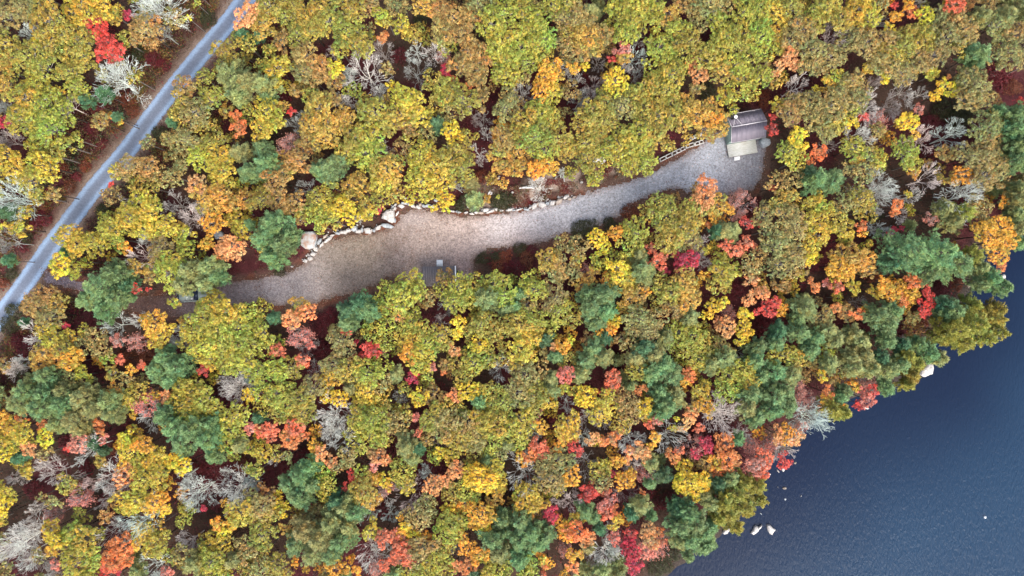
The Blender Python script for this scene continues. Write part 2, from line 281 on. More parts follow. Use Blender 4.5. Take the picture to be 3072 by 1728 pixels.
(0,576,"""80 50 125 W;320 40 70 o;430 20 60 n;60 150 60 T;220 160 60 y;20 270 50 y;160 280 72 y;40 380 85 G;80 520 42 T;130 210 60 s;320 200 60 D;250 260 45 D;170 420 32 D;330 100 40 N;200 350 40 s;80 620 50 s;30 690 40 N;850 30 70 k;780 150 60 s;800 260 40 N;950 60 50 W;1080 90 100 y;1000 200 110 y;1150 170 110 y;1250 250 90 y;1100 270 90 y;860 280 90 g;900 360 80 g;1190 340 60 a;540 330 90 y;600 400 90 y;720 390 90 y;510 450 45 T;960 410 60 d;1100 370 70 W;490 560 90 b;600 590 65 y;1300 90 80 G;1430 200 90 W;1490 110 45 W;1340 270 50 a;1390 330 80 y;1230 430 90 k;1420 430 70 g;1050 480 90 W;1050 570 70 a;1150 580 60 a;1560 60 110 a;1680 50 100 a;1750 90 70 a;1860 60 70 a;1620 240 90 d;1570 400 60 d;1790 210 70 y;1840 300 80 y;1890 250 40 P;1770 410 100 q;1690 450 70 q;1300 510 90 g;1570 570 110 H;1290 620 110 g;1420 600 100 H;1380 700 90 H;1550 690 90 H;1640 640 75 P;1310 830 50 y;740 700 165 P;860 620 130 P;650 800 110 P;880 800 115 P;780 890 100 P;960 720 80 T;1035 720 48 R;1140 735 22 R;1150 650 50 n;380 780 80 n;450 830 70 a;300 860 90 k;380 940 90 k;240 850 70 n;100 900 60 s;200 980 32 T;60 1010 70 s;360 1030 80 y;420 1110 80 y;520 1010 38 C;560 1090 70 y;500 1190 90 o;650 1160 70 k;250 1080 85 W;210 1170 105 D;120 1130 60 D;360 1220 90 a;330 1300 70 a;450 1270 80 a;570 1240 90 d;710 990 45 D;660 1030 50 g;840 1010 85 W;1040 980 55 W;900 1120 60 S;1000 1140 60 p;740 1100 80 k;780 1180 80 k;830 1250 50 g;1180 1010 100 d;1220 1090 90 y;1120 960 50 d;1390 970 32 a;1370 1040 50 W;1320 1130 55 W;1620 860 110 y;1560 960 120 g;1720 910 110 y;1800 1010 120 g;1650 1050 120 g;1480 1060 90 y;1430 1130 80 o;1570 1160 120 y;1700 1150 110 g;1840 1140 110 g;1890 910 80 g;1880 1260 90 g;1750 1270 100 g;1610 1260 80 y;940 1250 60 N;1080 1250 75 N;930 1260 40 c;1090 1300 40 c;1020 1330 50 d;970 1400 60 k;870 1370 60 a;1240 1250 100 P;1340 1320 110 P;1180 1350 100 P;1290 1420 80 P;1550 1330 55 R;1500 1370 30 y;170 1360 60 s;350 1390 100 P;250 1420 70 H;60 1300 60 n;150 1270 40 W;90 1340 65 W;560 1400 70 k;650 1380 60 y;1860 1400 60 W"""),
(768,576,"""50 60 90 o;180 60 90 n;290 80 80 n;340 150 60 o;130 240 140 P;60 350 125 P;200 400 120 P;120 500 100 P;255 330 90 P;180 600 42 s;480 60 90 o;570 120 90 y;680 100 90 b;720 180 80 b;840 130 70 y;860 170 60 y;740 50 80 o;480 170 80 g;560 200 75 o;620 235 55 o;430 220 60 g;500 260 50 g;950 60 70 o;1040 30 60 a;930 130 38 C;350 220 45 n;780 190 28 W;1280 50 50 y;1440 60 70 b;1430 130 40 b;1350 115 40 b;1640 60 75 H;1740 50 40 a;1560 90 60 s;1820 80 60 s;1900 60 60 s;1830 40 18 g;1710 500 45 s;1810 490 45 s;1880 490 50 N;1830 560 55 N;1900 565 50 D;780 850 120 T;700 900 100 T;850 900 100 P;690 990 80 P;930 800 55 g;1150 670 90 g;1120 780 110 g;1200 760 90 g;1000 720 60 g;1060 870 90 g;940 900 70 g;1310 800 55 n;1290 865 32 n;1010 870 48 q;1080 940 60 q;1420 740 70 g;1430 640 70 n;1540 720 90 g;1500 810 90 g;1600 800 80 g;1430 860 60 G;1640 700 80 g;1800 690 100 g;1870 780 100 g;1760 800 110 H;1900 880 70 P;1520 1000 65 b;1520 1080 40 b;1690 1150 75 b;1180 990 90 g;1260 1030 80 g;1100 1050 80 g;1380 1000 60 G;1180 1130 90 y;1300 1130 90 g;1400 1090 90 o;1250 1210 90 y;1150 1210 80 d;1500 1190 60 q;1600 1060 60 o;1700 1000 90 o;1790 1040 80 o;1870 1010 80 o;1800 1130 80 o;1740 1260 80 g;1640 1290 90 g;1850 1240 80 o;1530 1280 80 o;1240 1300 80 y;1330 1310 45 S;1420 1355 26 O;1180 1390 60 C;1560 1400 80 o;1850 1340 80 W;1300 1400 50 g;1440 1300 50 n;50 880 70 g;20 950 60 g;60 1070 90 g;80 1180 80 g;140 950 50 T;330 860 80 a;390 910 75 q;270 960 75 q;330 1080 85 p;350 1130 75 G;200 1200 58 c;150 1200 40 c;420 1160 40 S;370 1260 65 c;520 1010 75 D;500 1190 60 D;560 930 55 D;40 1350 90 g;150 1340 90 g;270 1330 90 o;640 1120 90 k;700 1210 80 k;700 1060 36 R;760 1130 32 C;840 1190 65 R;900 1200 60 R;960 1200 40 S;780 1240 40 R;900 1050 80 g;970 1140 70 g;990 1010 70 g;600 1300 100 k;720 1330 100 o;850 1370 100 g;970 1310 75 g;560 1400 80 y;940 1420 80 k;1060 1370 55 H;430 1370 60 G"""),
(1536,576,"""1120 100 90 o;1040 160 80 o;1160 210 120 o;1280 260 120 o;1340 180 100 o;1180 340 110 o;1330 360 90 k;1240 430 65 k;1380 80 70 q;1460 60 80 q;1440 150 80 a;1540 110 80 a;1620 140 55 d;1510 210 48 d;1480 260 40 O;1300 100 22 O;1750 80 95 p;1750 240 60 R;1860 250 26 R;1880 180 90 k;1910 300 80 k;1600 290 80 H;1660 300 80 H;1540 290 60 T;1600 410 60 c;1680 450 60 c;1760 380 62 c;1810 420 40 c;550 300 100 s;520 420 80 k;640 350 70 b;670 420 60 b;780 320 65 d;740 250 55 s;860 270 50 g;930 320 100 g;860 410 80 g;400 380 70 k;270 510 90 o;360 560 90 k;470 460 30 O;480 520 60 a;300 610 80 k;560 600 55 p;440 600 80 k;520 700 60 a;600 640 60 a;700 650 60 d;750 500 65 g;790 570 90 b;850 510 60 g;820 650 90 y;880 670 60 g;840 720 60 y;640 530 60 g;980 590 110 H;950 490 70 H;1010 660 60 H;1050 430 50 c;1080 520 75 c;1240 500 60 C;1310 540 90 C;1370 520 50 C;1150 600 34 C;1440 520 55 W;1400 420 80 G;1450 440 38 y;1550 510 65 g;1570 610 90 g;1540 700 80 o;1660 590 60 g;1440 630 42 d;1800 660 60 q;1880 720 50 a;1800 560 80 k;1860 480 70 k;1290 700 110 a;1200 760 100 o;1310 810 100 a;1120 690 80 o;1220 870 90 n;1100 830 70 o;1510 870 80 b;1580 820 50 b;1430 920 40 b;1740 920 65 b;1740 1030 80 b;1720 1110 50 b;1790 800 60 q;1870 770 60 q;1900 890 80 R;1560 980 50 q;1610 1020 75 q;1640 920 50 p;60 770 60 P;30 860 60 P;170 740 90 g;120 640 60 g;110 860 80 n;330 800 90 k;350 900 90 g;460 950 80 o;700 780 130 P;600 880 120 P;710 900 100 P;640 980 80 P;560 780 80 P;800 860 35 b;870 800 80 a;940 780 75 n;1000 760 50 d;860 880 60 a;780 970 60 b;740 1040 55 d;660 1060 32 d;950 960 110 k;1000 1030 100 k;1080 960 80 k;60 1000 100 o;150 960 90 g;200 1030 90 g;120 1090 100 y;60 1180 100 y;120 1240 70 y;30 1290 60 y;300 1020 70 g;250 1110 72 T;380 1150 60 d;430 1120 40 b;320 1160 40 q;330 1240 60 P;230 1200 35 n;420 1270 70 o;570 1110 52 n;700 1100 52 T;620 1180 90 P;560 1280 90 P;690 1250 90 H;520 1370 80 H;300 1400 60 H;200 1330 80 k;100 1370 100 k;400 1380 72 S;750 1400 72 c;820 1100 60 n;900 1130 80 k;1000 1180 100 T;930 1260 80 H;1080 1230 100 H;1140 1310 110 P;1060 1370 100 P;1210 1390 100 P;1160 1100 80 H;1260 1060 100 g;1350 1090 100 g;1430 1140 80 g;1340 950 90 H;1290 1180 80 g;960 1330 90 g;1330 1380 60 O;1300 1430 50 d;1400 1250 90 g;1480 1180 80 o;1560 1150 70 n;1500 1300 90 H;1600 1260 100 H;1640 1190 40 a;1710 1210 60 G;1620 1370 100 g;1740 1340 100 g;1840 1280 90 P;1850 1170 80 P;1780 1410 90 g;1880 1390 80 P;1900 1020 80 D;1850 90 50 D;110 500 60 N;60 430 50 s;40 580 60 D;150 440 45 D;1830 130 60 D;1680 740 70 D;890 150 60 N"""),
(2304,576,"""60 80 80 o;150 50 70 a;110 180 90 k;180 240 100 k;60 290 80 k;180 330 80 k;320 80 80 y;400 110 80 y;350 220 90 y;60 400 100 k;160 470 100 k;80 550 90 k;200 570 80 k;370 330 80 y;440 280 70 y;320 410 60 y;300 510 62 b;230 620 50 y;500 220 80 o;560 300 80 y;580 360 55 y;600 80 80 k;690 60 90 o;720 150 80 o;540 120 70 k;850 60 85 W;950 110 62 O;930 150 40 O;1010 160 50 W;1040 20 28 y;1110 30 50 W;830 290 65 W;820 160 60 s;690 260 50 O;690 310 42 d;740 390 32 y;920 310 42 C;980 280 28 C;1210 220 60 S;1290 220 28 R;1500 30 135 W;1480 150 95 Y;1580 120 85 k;1400 220 80 H;1330 130 80 H;1560 220 80 k;1740 80 50 d;1880 60 90 H;1870 170 80 H;1880 280 80 H;1890 380 60 P;1740 270 95 d;1640 330 105 d;1760 380 90 d;1690 460 90 d;1720 550 50 O;1620 250 60 d;1090 450 190 P;1310 460 200 P;1440 540 150 P;1220 600 120 P;960 520 100 T;1550 480 90 Y;1600 570 70 H;1690 660 90 P;1600 700 70 P;1770 720 75 P;600 500 110 a;690 520 95 a;520 560 90 d;580 600 80 d;450 600 50 d;440 480 65 D;350 560 45 D;580 380 50 D;800 390 60 D;330 700 50 O;230 690 60 D;90 700 60 n;420 690 40 S;510 710 60 c;620 720 60 y;740 600 60 n;790 620 60 N;850 690 65 d;780 760 55 y;880 760 80 d;960 730 70 d;1000 810 70 O;1060 780 65 d;1080 690 65 O;1040 640 45 O;1180 760 58 R;1210 830 48 R;1150 880 70 R;1080 950 50 n;1150 970 60 N;30 830 60 R;90 860 48 d;80 910 40 d;700 830 50 G;290 880 120 H;390 950 90 k;220 960 70 H;500 880 58 O;570 910 65 n;650 920 58 O;700 890 45 d;610 1020 34 R;180 1010 32 d;830 930 115 P;900 990 110 P;950 900 90 P;1330 860 90 T;1400 900 110 P;1420 1050 145 Y;1570 1000 155 Y;1710 950 125 Y;1750 1050 110 Y;1640 1100 105 Y;1480 1140 90 Y;1740 880 70 Y;1540 850 80 Y;1330 1090 70 Y;80 1050 80 T;60 1140 90 P;250 1060 100 P;350 1100 100 P;320 1190 90 P;100 1230 100 g;220 1260 80 g;60 1360 100 P;180 1380 90 H;440 1050 90 H;500 1120 80 H;640 1070 80 H;700 1140 80 H;430 1190 60 g;550 1190 50 D;460 1290 80 H;620 1250 80 H;730 1230 90 H;650 1330 90 H;780 1330 80 H;850 1250 70 T;900 1120 80 P;1010 1160 70 T;1130 1150 70 P;1050 1240 90 Y;1110 1300 80 Y;1000 1300 90 P;920 1340 90 H;1080 1380 75 Y;1220 1220 90 P;1290 1260 60 H;380 1380 52 b;330 1290 40 n;480 1420 40 n;750 1420 42 p;1330 700 60 D;1430 700 50 N"""),
(0,1152,"""200 60 120 P;150 150 120 H;350 80 110 P;300 180 130 P;480 160 130 P;620 100 130 H;560 280 120 H;430 300 90 H;720 180 120 H;820 130 110 H;850 230 90 H;770 290 42 O;500 60 100 H;880 40 60 a;700 30 45 n;40 220 60 d;60 290 60 a;20 120 50 n;190 270 60 O;100 340 90 y;200 370 90 y;350 300 50 O;380 400 70 b;40 430 80 y;130 440 80 y;250 470 65 q;60 520 70 b;360 520 60 k;150 560 50 T;210 530 40 T;800 500 36 T;610 440 75 S;540 470 32 R;680 400 60 n;800 410 48 S;780 350 40 O;660 500 95 W;620 350 70 H;730 440 55 T;980 110 70 y;1060 60 80 o;1100 150 85 p;1110 240 80 W;1030 230 32 d;930 270 42 D;1200 70 48 d;1280 90 58 q;1350 60 50 a;1450 60 110 g;1400 150 110 g;1540 120 110 g;1480 220 110 g;1600 190 90 g;1250 230 110 P;1310 330 130 P;1450 340 150 P;1560 420 130 P;1380 440 110 P;1600 300 100 P;1620 540 75 P;1780 250 100 g;1760 350 90 g;1720 430 80 g;1810 460 70 H;1790 50 105 W;1890 80 60 b;1910 330 60 S;1900 480 50 y;1830 610 60 N;1900 630 45 g;980 420 80 b;1000 500 90 y;1100 450 85 d;1040 370 65 y;860 500 45 N;780 570 60 a;950 590 60 d;1060 590 60 b;1180 560 95 y;1220 630 80 y;1330 560 68 b;1400 600 80 b;960 680 90 q;1100 700 110 y;1210 700 90 g;960 880 100 y;1050 870 90 y;1000 950 60 y;1190 890 95 d;1260 830 60 d;1260 920 60 b;390 680 100 W;300 620 50 W;230 650 60 y;520 740 80 o;800 720 120 W;850 830 95 G;600 860 80 p;690 750 60 W;60 800 80 y;40 900 80 b;30 990 55 y;100 720 60 W;430 880 60 k;630 980 68 g;370 1020 62 p;820 980 60 n;1060 1030 125 W;1400 1000 70 g;1440 920 50 g;1480 830 100 W;1380 700 65 W;1560 920 32 C;1700 700 50 W;1780 800 115 W;1900 740 60 W;1650 1040 60 d;1700 1110 60 b;1760 1060 48 d;1830 950 110 g;1900 880 90 k;1600 1200 80 y;1690 1200 70 y;1560 1160 55 o;1850 1180 80 k;1880 1270 80 k;170 1180 125 W;90 1230 100 W;250 1090 65 W;160 1310 120 W;260 1350 70 G;230 980 60 W;410 1090 70 y;450 1160 80 b;430 1230 60 d;590 1110 100 g;640 1170 110 g;550 1210 90 g;740 1120 60 o;800 1130 90 W;310 1270 60 k;620 1330 125 g;700 1370 80 g;590 1260 24 R;450 1340 50 S;950 1200 90 O;870 1210 60 O;900 1300 90 O;980 1290 80 O;840 1350 70 c;820 1410 50 R;920 1380 52 C;1100 1150 100 y;1180 1200 100 g;1190 1070 70 o;1260 1260 60 g;1310 1300 50 o;1160 1400 95 W;1040 1400 60 H;1420 1200 65 W;1400 1280 80 k;1470 1350 110 H;1600 1330 110 g;1700 1400 80 g;1760 1330 80 H;1280 1400 50 S;1880 1370 80 o;420 1420 90 G;50 1420 80 k;500 460 70 D;640 640 60 D;1600 620 80 D;1700 580 70 D;240 800 70 D;1550 730 60 D;1640 900 60 D;780 880 50 D;900 1040 60 D;1450 640 50 D"""),
(768,1152,"""60 60 80 g;170 70 100 g;60 170 80 g;250 140 100 g;350 110 100 o;430 40 90 k;200 220 80 o;360 210 90 o;30 250 52 T;550 90 48 b;640 100 68 b;710 90 40 b;720 30 55 H;560 25 55 k;850 60 90 y;940 60 80 o;800 140 70 y;960 150 60 o;1080 105 42 W;1130 40 50 o;1240 100 78 b;1340 80 80 n;1400 150 70 n;1500 80 70 q;1600 50 80 b;1700 60 70 y;1690 130 80 P;1790 60 80 o;1860 130 90 o;60 360 60 c;130 330 66 c;130 400 50 c;250 400 78 O;320 320 76 c;360 380 65 O;290 440 55 q;30 330 42 q;430 290 40 N;570 230 120 W;600 300 85 W;640 420 105 W;560 380 70 W;450 450 58 d;500 510 65 q;580 580 55 q;450 560 40 d;720 540 80 k;780 240 90 g;880 260 100 g;760 340 80 g;870 380 100 g;800 440 80 g;950 320 80 g;1020 300 80 k;1090 290 80 k;960 210 60 o;970 430 60 o;880 490 50 n;930 550 68 q;900 600 45 S;1000 560 48 q;1210 240 46 S;1230 350 46 c;1130 220 60 o;1340 240 100 o;1410 180 90 o;1440 310 110 k;1540 210 80 o;1600 300 110 k;1520 400 110 o;1640 400 100 k;1700 250 100 g;1800 300 110 g;1880 240 80 g;1860 360 80 g;1780 440 90 g;1890 450 55 H;1750 570 58 P;1650 510 80 o;1840 530 80 k;1290 420 50 n;1400 500 60 b;1350 550 48 g;1480 520 80 y;1380 450 50 G;1140 480 105 H;1210 480 65 T;1170 560 60 H;1110 650 90 g;1040 690 60 g;1130 730 60 o;1520 640 70 q;1440 710 70 q;1340 760 75 q;1300 690 60 W;1700 700 120 b;1780 660 90 y;1650 650 80 b;1810 740 80 y;1600 790 90 g;1500 800 90 o;60 520 70 y;160 520 60 o;250 540 50 k;150 580 40 W;20 650 60 o;340 700 115 P;250 760 90 P;410 620 85 P;330 860 105 P;430 760 80 P;490 650 75 g;570 680 58 g;540 790 85 g;610 620 55 k;735 670 48 R;740 720 42 R;690 770 38 R;655 800 24 R;600 880 80 T;660 930 90 H;740 970 90 P;700 860 60 H;800 650 60 g;840 720 80 a;820 800 100 o;880 850 80 a;970 720 55 b;910 700 45 d;1000 765 40 d;1150 770 60 y;960 800 52 p;960 870 65 W;950 950 60 D;1170 870 115 G;1280 910 90 k;1230 1000 90 k;1320 860 60 k;1140 960 60 k;90 820 80 n;60 910 100 k;130 970 80 o;50 1010 80 n;180 820 42 b;185 895 58 b;225 955 48 b;230 1070 50 a;450 930 42 n;360 1100 140 H;480 1170 150 H;560 1050 125 H;640 1190 120 P;300 1210 110 P;420 1290 115 H;560 1290 115 P;690 1080 95 H;60 1130 100 o;80 1260 80 o;180 1370 100 o;60 1380 90 k;310 1330 40 d;390 1380 32 d;600 1370 90 d;540 1410 55 n;680 1430 40 P;850 980 70 W;880 1090 78 y;1000 1000 55 W;1100 990 34 d;1130 1060 58 b;1110 1115 55 d;1185 1120 58 b;1290 1130 48 d;960 1150 70 c;1030 1130 58 c;840 1250 95 W;880 1330 85 W;1100 1250 85 c;1120 1200 70 c;1160 1310 58 c;1000 1350 60 c;1050 1300 50 c;770 1390 48 d;900 1400 50 p;1460 940 58 b;1530 930 52 d;1580 890 60 d;1480 1040 100 g;1550 1010 75 g;1430 1110 90 g;1480 1160 60 g;1700 970 100 d;1720 1060 65 b;1640 1020 55 d;1640 850 60 y;1800 850 60 a;1290 1050 42 D;1270 1220 110 k;1350 1310 100 g;1410 1230 75 o;1230 1330 90 k;1300 1400 90 g;1420 1370 70 g;1150 1400 75 g;1500 1260 60 G;1570 1150 58 d;1600 1230 68 d;1690 1280 80 d;1600 1360 68 O;1520 1350 55 q;1860 1020 80 P;1880 1110 50 P;1780 1180 110 P;1850 1270 100 H;1760 1340 60 g;1830 1380 90 g;1640 1420 42 T;1740 1420 70 y;1040 1430 60 H;220 620 50 D;370 530 50 D;1210 650 50 D;1000 500 45 D;770 1130 45 D;40 780 45 D"""),
(1536,1152,"""60 60 100 k;170 80 100 o;260 130 80 y;160 180 80 o;300 40 60 H;400 30 50 y;480 60 60 g;560 80 80 b;540 130 55 b;630 50 36 c;720 30 58 c;770 30 48 c;840 50 45 D;960 40 50 O;890 20 50 H;700 130 90 y;660 210 90 y;860 130 90 k;880 220 90 k;820 290 75 o;1000 160 68 b;1010 230 62 y;1180 160 105 P;1120 220 80 P;1240 100 90 H;1120 60 80 P;1090 250 58 S;1030 300 42 c;420 150 50 W;70 260 110 g;50 370 90 g;60 440 60 g;210 310 70 d;180 250 50 p;150 370 62 W;420 300 100 y;430 370 75 a;400 420 55 d;340 475 52 d;200 450 66 c;230 510 55 c;130 520 58 O;150 565 40 d;60 540 42 d;90 590 34 d;470 480 62 R;560 260 75 W;690 300 50 W;540 400 62 W;600 400 55 q;740 400 65 O;790 360 48 q;690 420 45 O;890 420 92 W;1070 400 60 d;1040 460 42 d;1200 400 100 W;960 490 75 q;880 500 55 q;1000 540 55 q;800 570 58 d;860 560 40 q;1210 530 58 O;1250 490 48 c;1400 480 90 p;1440 430 60 C;1470 480 58 C;1370 510 50 C;1340 220 60 q;1300 290 58 q;1230 250 28 b;1210 320 32 y;1400 325 42 c;1420 50 80 y;1440 150 68 d;1500 170 45 b;1480 235 36 d;1350 150 58 n;1600 40 90 g;1600 270 130 W;1650 150 40 D;1800 80 100 P;1780 180 90 H;1850 250 80 P;1890 70 70 P;1740 390 55 W;1700 410 55 P;1800 470 60 p;1600 450 88 O;1620 540 88 O;1640 620 58 O;1540 570 78 d;1470 590 68 n;1540 650 58 O;1880 560 80 c;1820 610 85 S;1860 660 68 c;1780 660 55 S;560 590 85 G;350 560 100 k;270 600 90 k;280 710 110 k;330 770 60 o;90 690 120 W;440 680 82 d;400 740 45 d;650 640 80 o;680 720 80 k;700 600 55 y;760 660 38 C;850 720 78 d;880 670 50 d;800 690 40 d;960 680 60 p;910 600 65 W;1050 600 60 H;1060 690 50 G;1040 740 42 P;1150 690 60 T;1290 640 75 b;1340 730 105 b;1250 700 45 b;1420 720 72 b;1380 820 50 b;1260 780 50 b;570 810 72 R;620 780 55 R;550 860 48 R;700 800 48 c;1210 860 55 D;980 800 30 O;840 800 75 G;740 870 65 S;680 900 55 S;720 960 66 c;770 950 48 O;110 860 105 y;200 880 70 y;100 950 80 a;440 910 90 W;290 940 55 C;310 1000 52 C;270 980 40 C;300 1050 26 C;560 960 88 P;620 1000 55 P;450 1010 60 y;400 1060 58 d;970 920 90 H;900 970 60 T;1050 990 45 P;770 1030 56 d;660 1090 52 T;490 1110 88 O;560 1150 68 q;420 1130 66 d;470 1280 60 d;420 1280 50 p;460 1360 60 q;60 1040 105 P;150 1120 110 P;60 1180 110 P;200 1200 90 P;260 1140 80 P;60 1320 100 P;160 1330 80 g;100 1420 80 g;230 1290 45 d;240 1370 32 O;240 1430 32 c;580 1230 50 H;600 1330 60 G;680 1400 60 H;720 1270 95 W;780 1230 60 W;770 1160 55 S;760 1110 50 W;890 1110 58 R;880 1180 66 C;900 1250 75 C;930 1330 66 C;900 1380 50 C;1020 1090 70 q;1040 1170 78 q;1000 1240 72 S;1090 1100 50 O;1120 1180 50 c;1100 1280 72 p;1190 1140 40 G;1330 980 120 P;1250 950 80 T;1280 1080 120 P;1400 1050 110 P;1340 1180 110 P;1460 1120 90 P;1260 1180 90 H;1490 1180 70 P;1440 1230 70 P;1330 1290 50 P;1220 1290 60 s;1120 1370 90 s;1560 740 80 T;1650 720 90 H;1760 740 90 Y;1850 770 90 Y;1700 830 110 Y;1600 900 110 Y;1500 900 90 H;1450 830 70 H;1640 980 105 Y;1760 930 105 Y;1560 1010 80 Y;1690 1080 68 Y;1500 1070 60 P;1870 870 55 Y;1020 820 60 D;1130 900 60 D;300 250 40 D;1180 330 40 D"""),
(2304,1152,"""60 100 110 P;130 60 90 P;150 160 100 P;40 200 90 P;230 50 60 p;280 110 70 p;340 240 120 W;430 60 60 O;420 120 58 d;390 170 40 O;540 100 55 P;490 190 95 Y;560 220 78 Y;580 50 55 P;640 20 42 d;700 60 55 S;760 40 55 R;740 110 65 S;670 140 48 R;890 25 70 P;1040 5 55 Y;60 380 70 q;120 370 75 d;200 410 58 q;40 450 60 p;130 500 92 W;110 565 62 R;270 330 55 p"""),
]
# ---------------------------------------------------------------- ground, gravel, road, water
ax = lambda lo, hi, step, far: np.concatenate([np.linspace(-far, lo, 14)[:-1], np.arange(lo, hi + .01, step), np.linspace(hi, far, 14)[1:]])
gx = ax(-86, 86, .5, 420); gy = ax(-50, 50, .5, 420)
GX, GY = np.meshgrid(gx, gy, indexing='ij')
dl = dist_poly(GX, GY, LAKEW) * np.where(in_poly(GX, GY, LAKEW), 1, -1)      # > 0 in the lake
wob = (vnoise(GX, GY, 2.2, 3) - .5) * 1.6 + (vnoise(GX, GY, .9, 4) - .5) * .7
dlw = dl + wob
GZ = (vnoise(GX, GY, 3.0, 5) - .5) * .22 + (vnoise(GX, GY, 1.1, 6) - .5) * .08
dc = dist_poly(GX, GY, CLEARW) * np.where(in_poly(GX, GY, CLEARW), -1, 1)    # < 0 on the gravel
dr = dist_poly(GX, GY, ROADW_C, False) - ROADW * S
flat = np.clip(np.minimum(dc - .3, dr - .3) / 2.0, 0, 1)
GZ = GZ * flat - .03 * (1 - flat)
GZ = np.where(dlw > -1.5, GZ * np.clip(-dlw / 1.5, 0, 1), GZ) - sstep(0, 3.5, dlw) * 1.6 - sstep(-1.2, .2, dlw) * .3
n1 = vnoise(GX, GY, 2.5, 11) * .6 + vnoise(GX, GY, .8, 12) * .4; n2 = vnoise(GX, GY, 6, 13)
mar = np.array((.060, .016, .018)); brn = np.array((.060, .036, .026)); tan = np.array((.34, .26, .21)); shr = np.array((.13, .085, .065))
rust = np.array((.16, .055, .03))
C = mar + (brn - mar) * sstep(.4, .62, n2)[..., None]
C = C * (.5 + 1.0 * n1[..., None])
def mixc(C, c, w): return C + (c - C) * np.clip(w, 0, 1)[..., None]
left = (GX * .82 + 0 * GY)
C = mixc(C, shr, sstep(3.3, .2, dr + (n1 - .5) * 2) * .85); C = mixc(C, np.array((.26, .20, .16)), sstep(.8, .0, dr + (n1 - .5) * 1.2) * .55)                    # leaf-strewn shoulders of the road
STRIP = w2([(1385,600),(1440,560),(1520,565),(1600,545),(1680,535),(1760,520),(1850,470),(1900,445),(1960,470),(1940,515),(1850,540),(1760,566),(1640,600),(1560,622),(1440,636)])
ds = dist_poly(GX, GY, STRIP) * np.where(in_poly(GX, GY, STRIP), -1, 1)
C = mixc(C, tan, sstep(.6, -1.0, ds + (n1 - .5) * 4) * .95 * sstep(.35, .6, vnoise(GX, GY, 2.4, 17)))
C = mixc(C, shr, sstep(1.6, .0, dc + (n1 - .5) * 1.6) * .7)
C = mixc(C, rust, sstep(.9, .2, dc) * sstep(.45, .7, vnoise(GX, GY, 1.2, 15)) * .7)
C = mixc(C, np.array((.045, .035, .03)), sstep(-4, -.5, dlw)); C = mixc(C, np.array((.03, .035, .035)), sstep(-.3, .8, dlw))
V = np.stack([GX, GY, GZ], -1).reshape(-1, 3); nx, ny = GX.shape
idx = np.arange(nx * ny).reshape(nx, ny)
F = np.stack([idx[:-1, :-1], idx[1:, :-1], idx[1:, 1:], idx[:-1, 1:]], -1).reshape(-1, 4)
g = obj('ground', np_mesh('ground', V, F, M['ground'], C.reshape(-1, 3), True)); tag(g, kind='structure')

def sheet(name, inside, colour, z, mat, x0, x1, y0, y1, step):
    """a ragged-edged sheet: the cells of a fine grid that lie inside"""
    X, Y = np.meshgrid(np.arange(x0, x1, step), np.arange(y0, y1, step), indexing='ij')
    ok = inside(X, Y); nx, ny = X.shape
    idx = np.arange(nx * ny).reshape(nx, ny)
    f = ok[:-1, :-1] & ok[1:, :-1] & ok[1:, 1:] & ok[:-1, 1:]
    F = np.stack([idx[:-1, :-1], idx[1:, :-1], idx[1:, 1:], idx[:-1, 1:]], -1)[f]
    use = np.unique(F); rm = np.full(nx * ny, -1); rm[use] = np.arange(len(use))
    V = np.stack([X, Y, np.full_like(X, z)], -1).reshape(-1, 3)[use]
    C = colour(X, Y).reshape(-1, 3)[use]
    o = obj(name, np_mesh(name, V, rm[F], mat, C, True)); return tag(o, kind='structure')

# colour of the bare gravel itself: leaf-stained in the west, pale where it is driven on, blue-grey by the cabin
ANCH = [(170,835,(150,138,150),70),(420,915,(118,92,88),80),(650,900,(154,134,134),90),(800,860,(186,174,176),90),(900,820,(178,164,160),80),
        (1000,740,(168,152,138),80),(1080,800,(160,140,128),70),(1100,760,(164,146,128),70),(1220,690,(180,158,146),70),(1200,780,(172,150,142),70),
        (1310,700,(190,168,156),80),(1240,640,(190,178,178),50),(1400,690,(212,190,180),80),(1520,670,(222,210,208),70),(1560,740,(170,142,134),50),(1640,640,(214,210,214),70),
        (1640,700,(196,180,176),60),(1780,600,(202,200,206),80),(1800,660,(190,184,186),60),(1950,540,(192,192,200),80),(2060,500,(178,178,186),70),
        (2120,520,(196,198,208),60),(2230,520,(172,168,172),60),(2240,470,(162,158,164),50),(2160,440,(174,176,184),60),(2050,455,(158,146,146),30),(2200,570,(150,142,150),50),(1380,790,(176,148,142),70),(1400,840,(150,128,130),50)]
def grav_col(X, Y):
    out = np.zeros(X.shape + (3,)); w = np.zeros(X.shape)
    for px, py, c, r in ANCH:
        x, y, _ = P(px, py); k = np.exp(-((X - x) ** 2 + (Y - y) ** 2) / (2 * (r * S * .75) ** 2)) + 1e-9
        out += k[..., None] * lin(*c); w += k
    out /= w[..., None]
    n = vnoise(X, Y, 1.6, 21) * .5 + vnoise(X, Y, .5, 22) * .5
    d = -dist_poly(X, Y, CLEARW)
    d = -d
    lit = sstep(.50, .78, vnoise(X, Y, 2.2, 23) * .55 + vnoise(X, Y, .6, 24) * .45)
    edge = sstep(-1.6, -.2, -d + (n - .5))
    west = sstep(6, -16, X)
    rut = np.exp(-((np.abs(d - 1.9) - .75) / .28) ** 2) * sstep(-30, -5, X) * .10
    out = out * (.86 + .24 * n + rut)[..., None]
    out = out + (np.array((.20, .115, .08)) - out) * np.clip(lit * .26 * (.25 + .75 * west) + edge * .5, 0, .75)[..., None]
    return out * GRAV_GAIN * np.array((.965, 1.0, 1.0))
GRAV_GAIN = .60
inside_c = lambda X, Y: (in_poly(X, Y, CLEARW)) & (dist_poly(X, Y, CLEARW) > (vnoise(X, Y, .7, 31)) * .55)
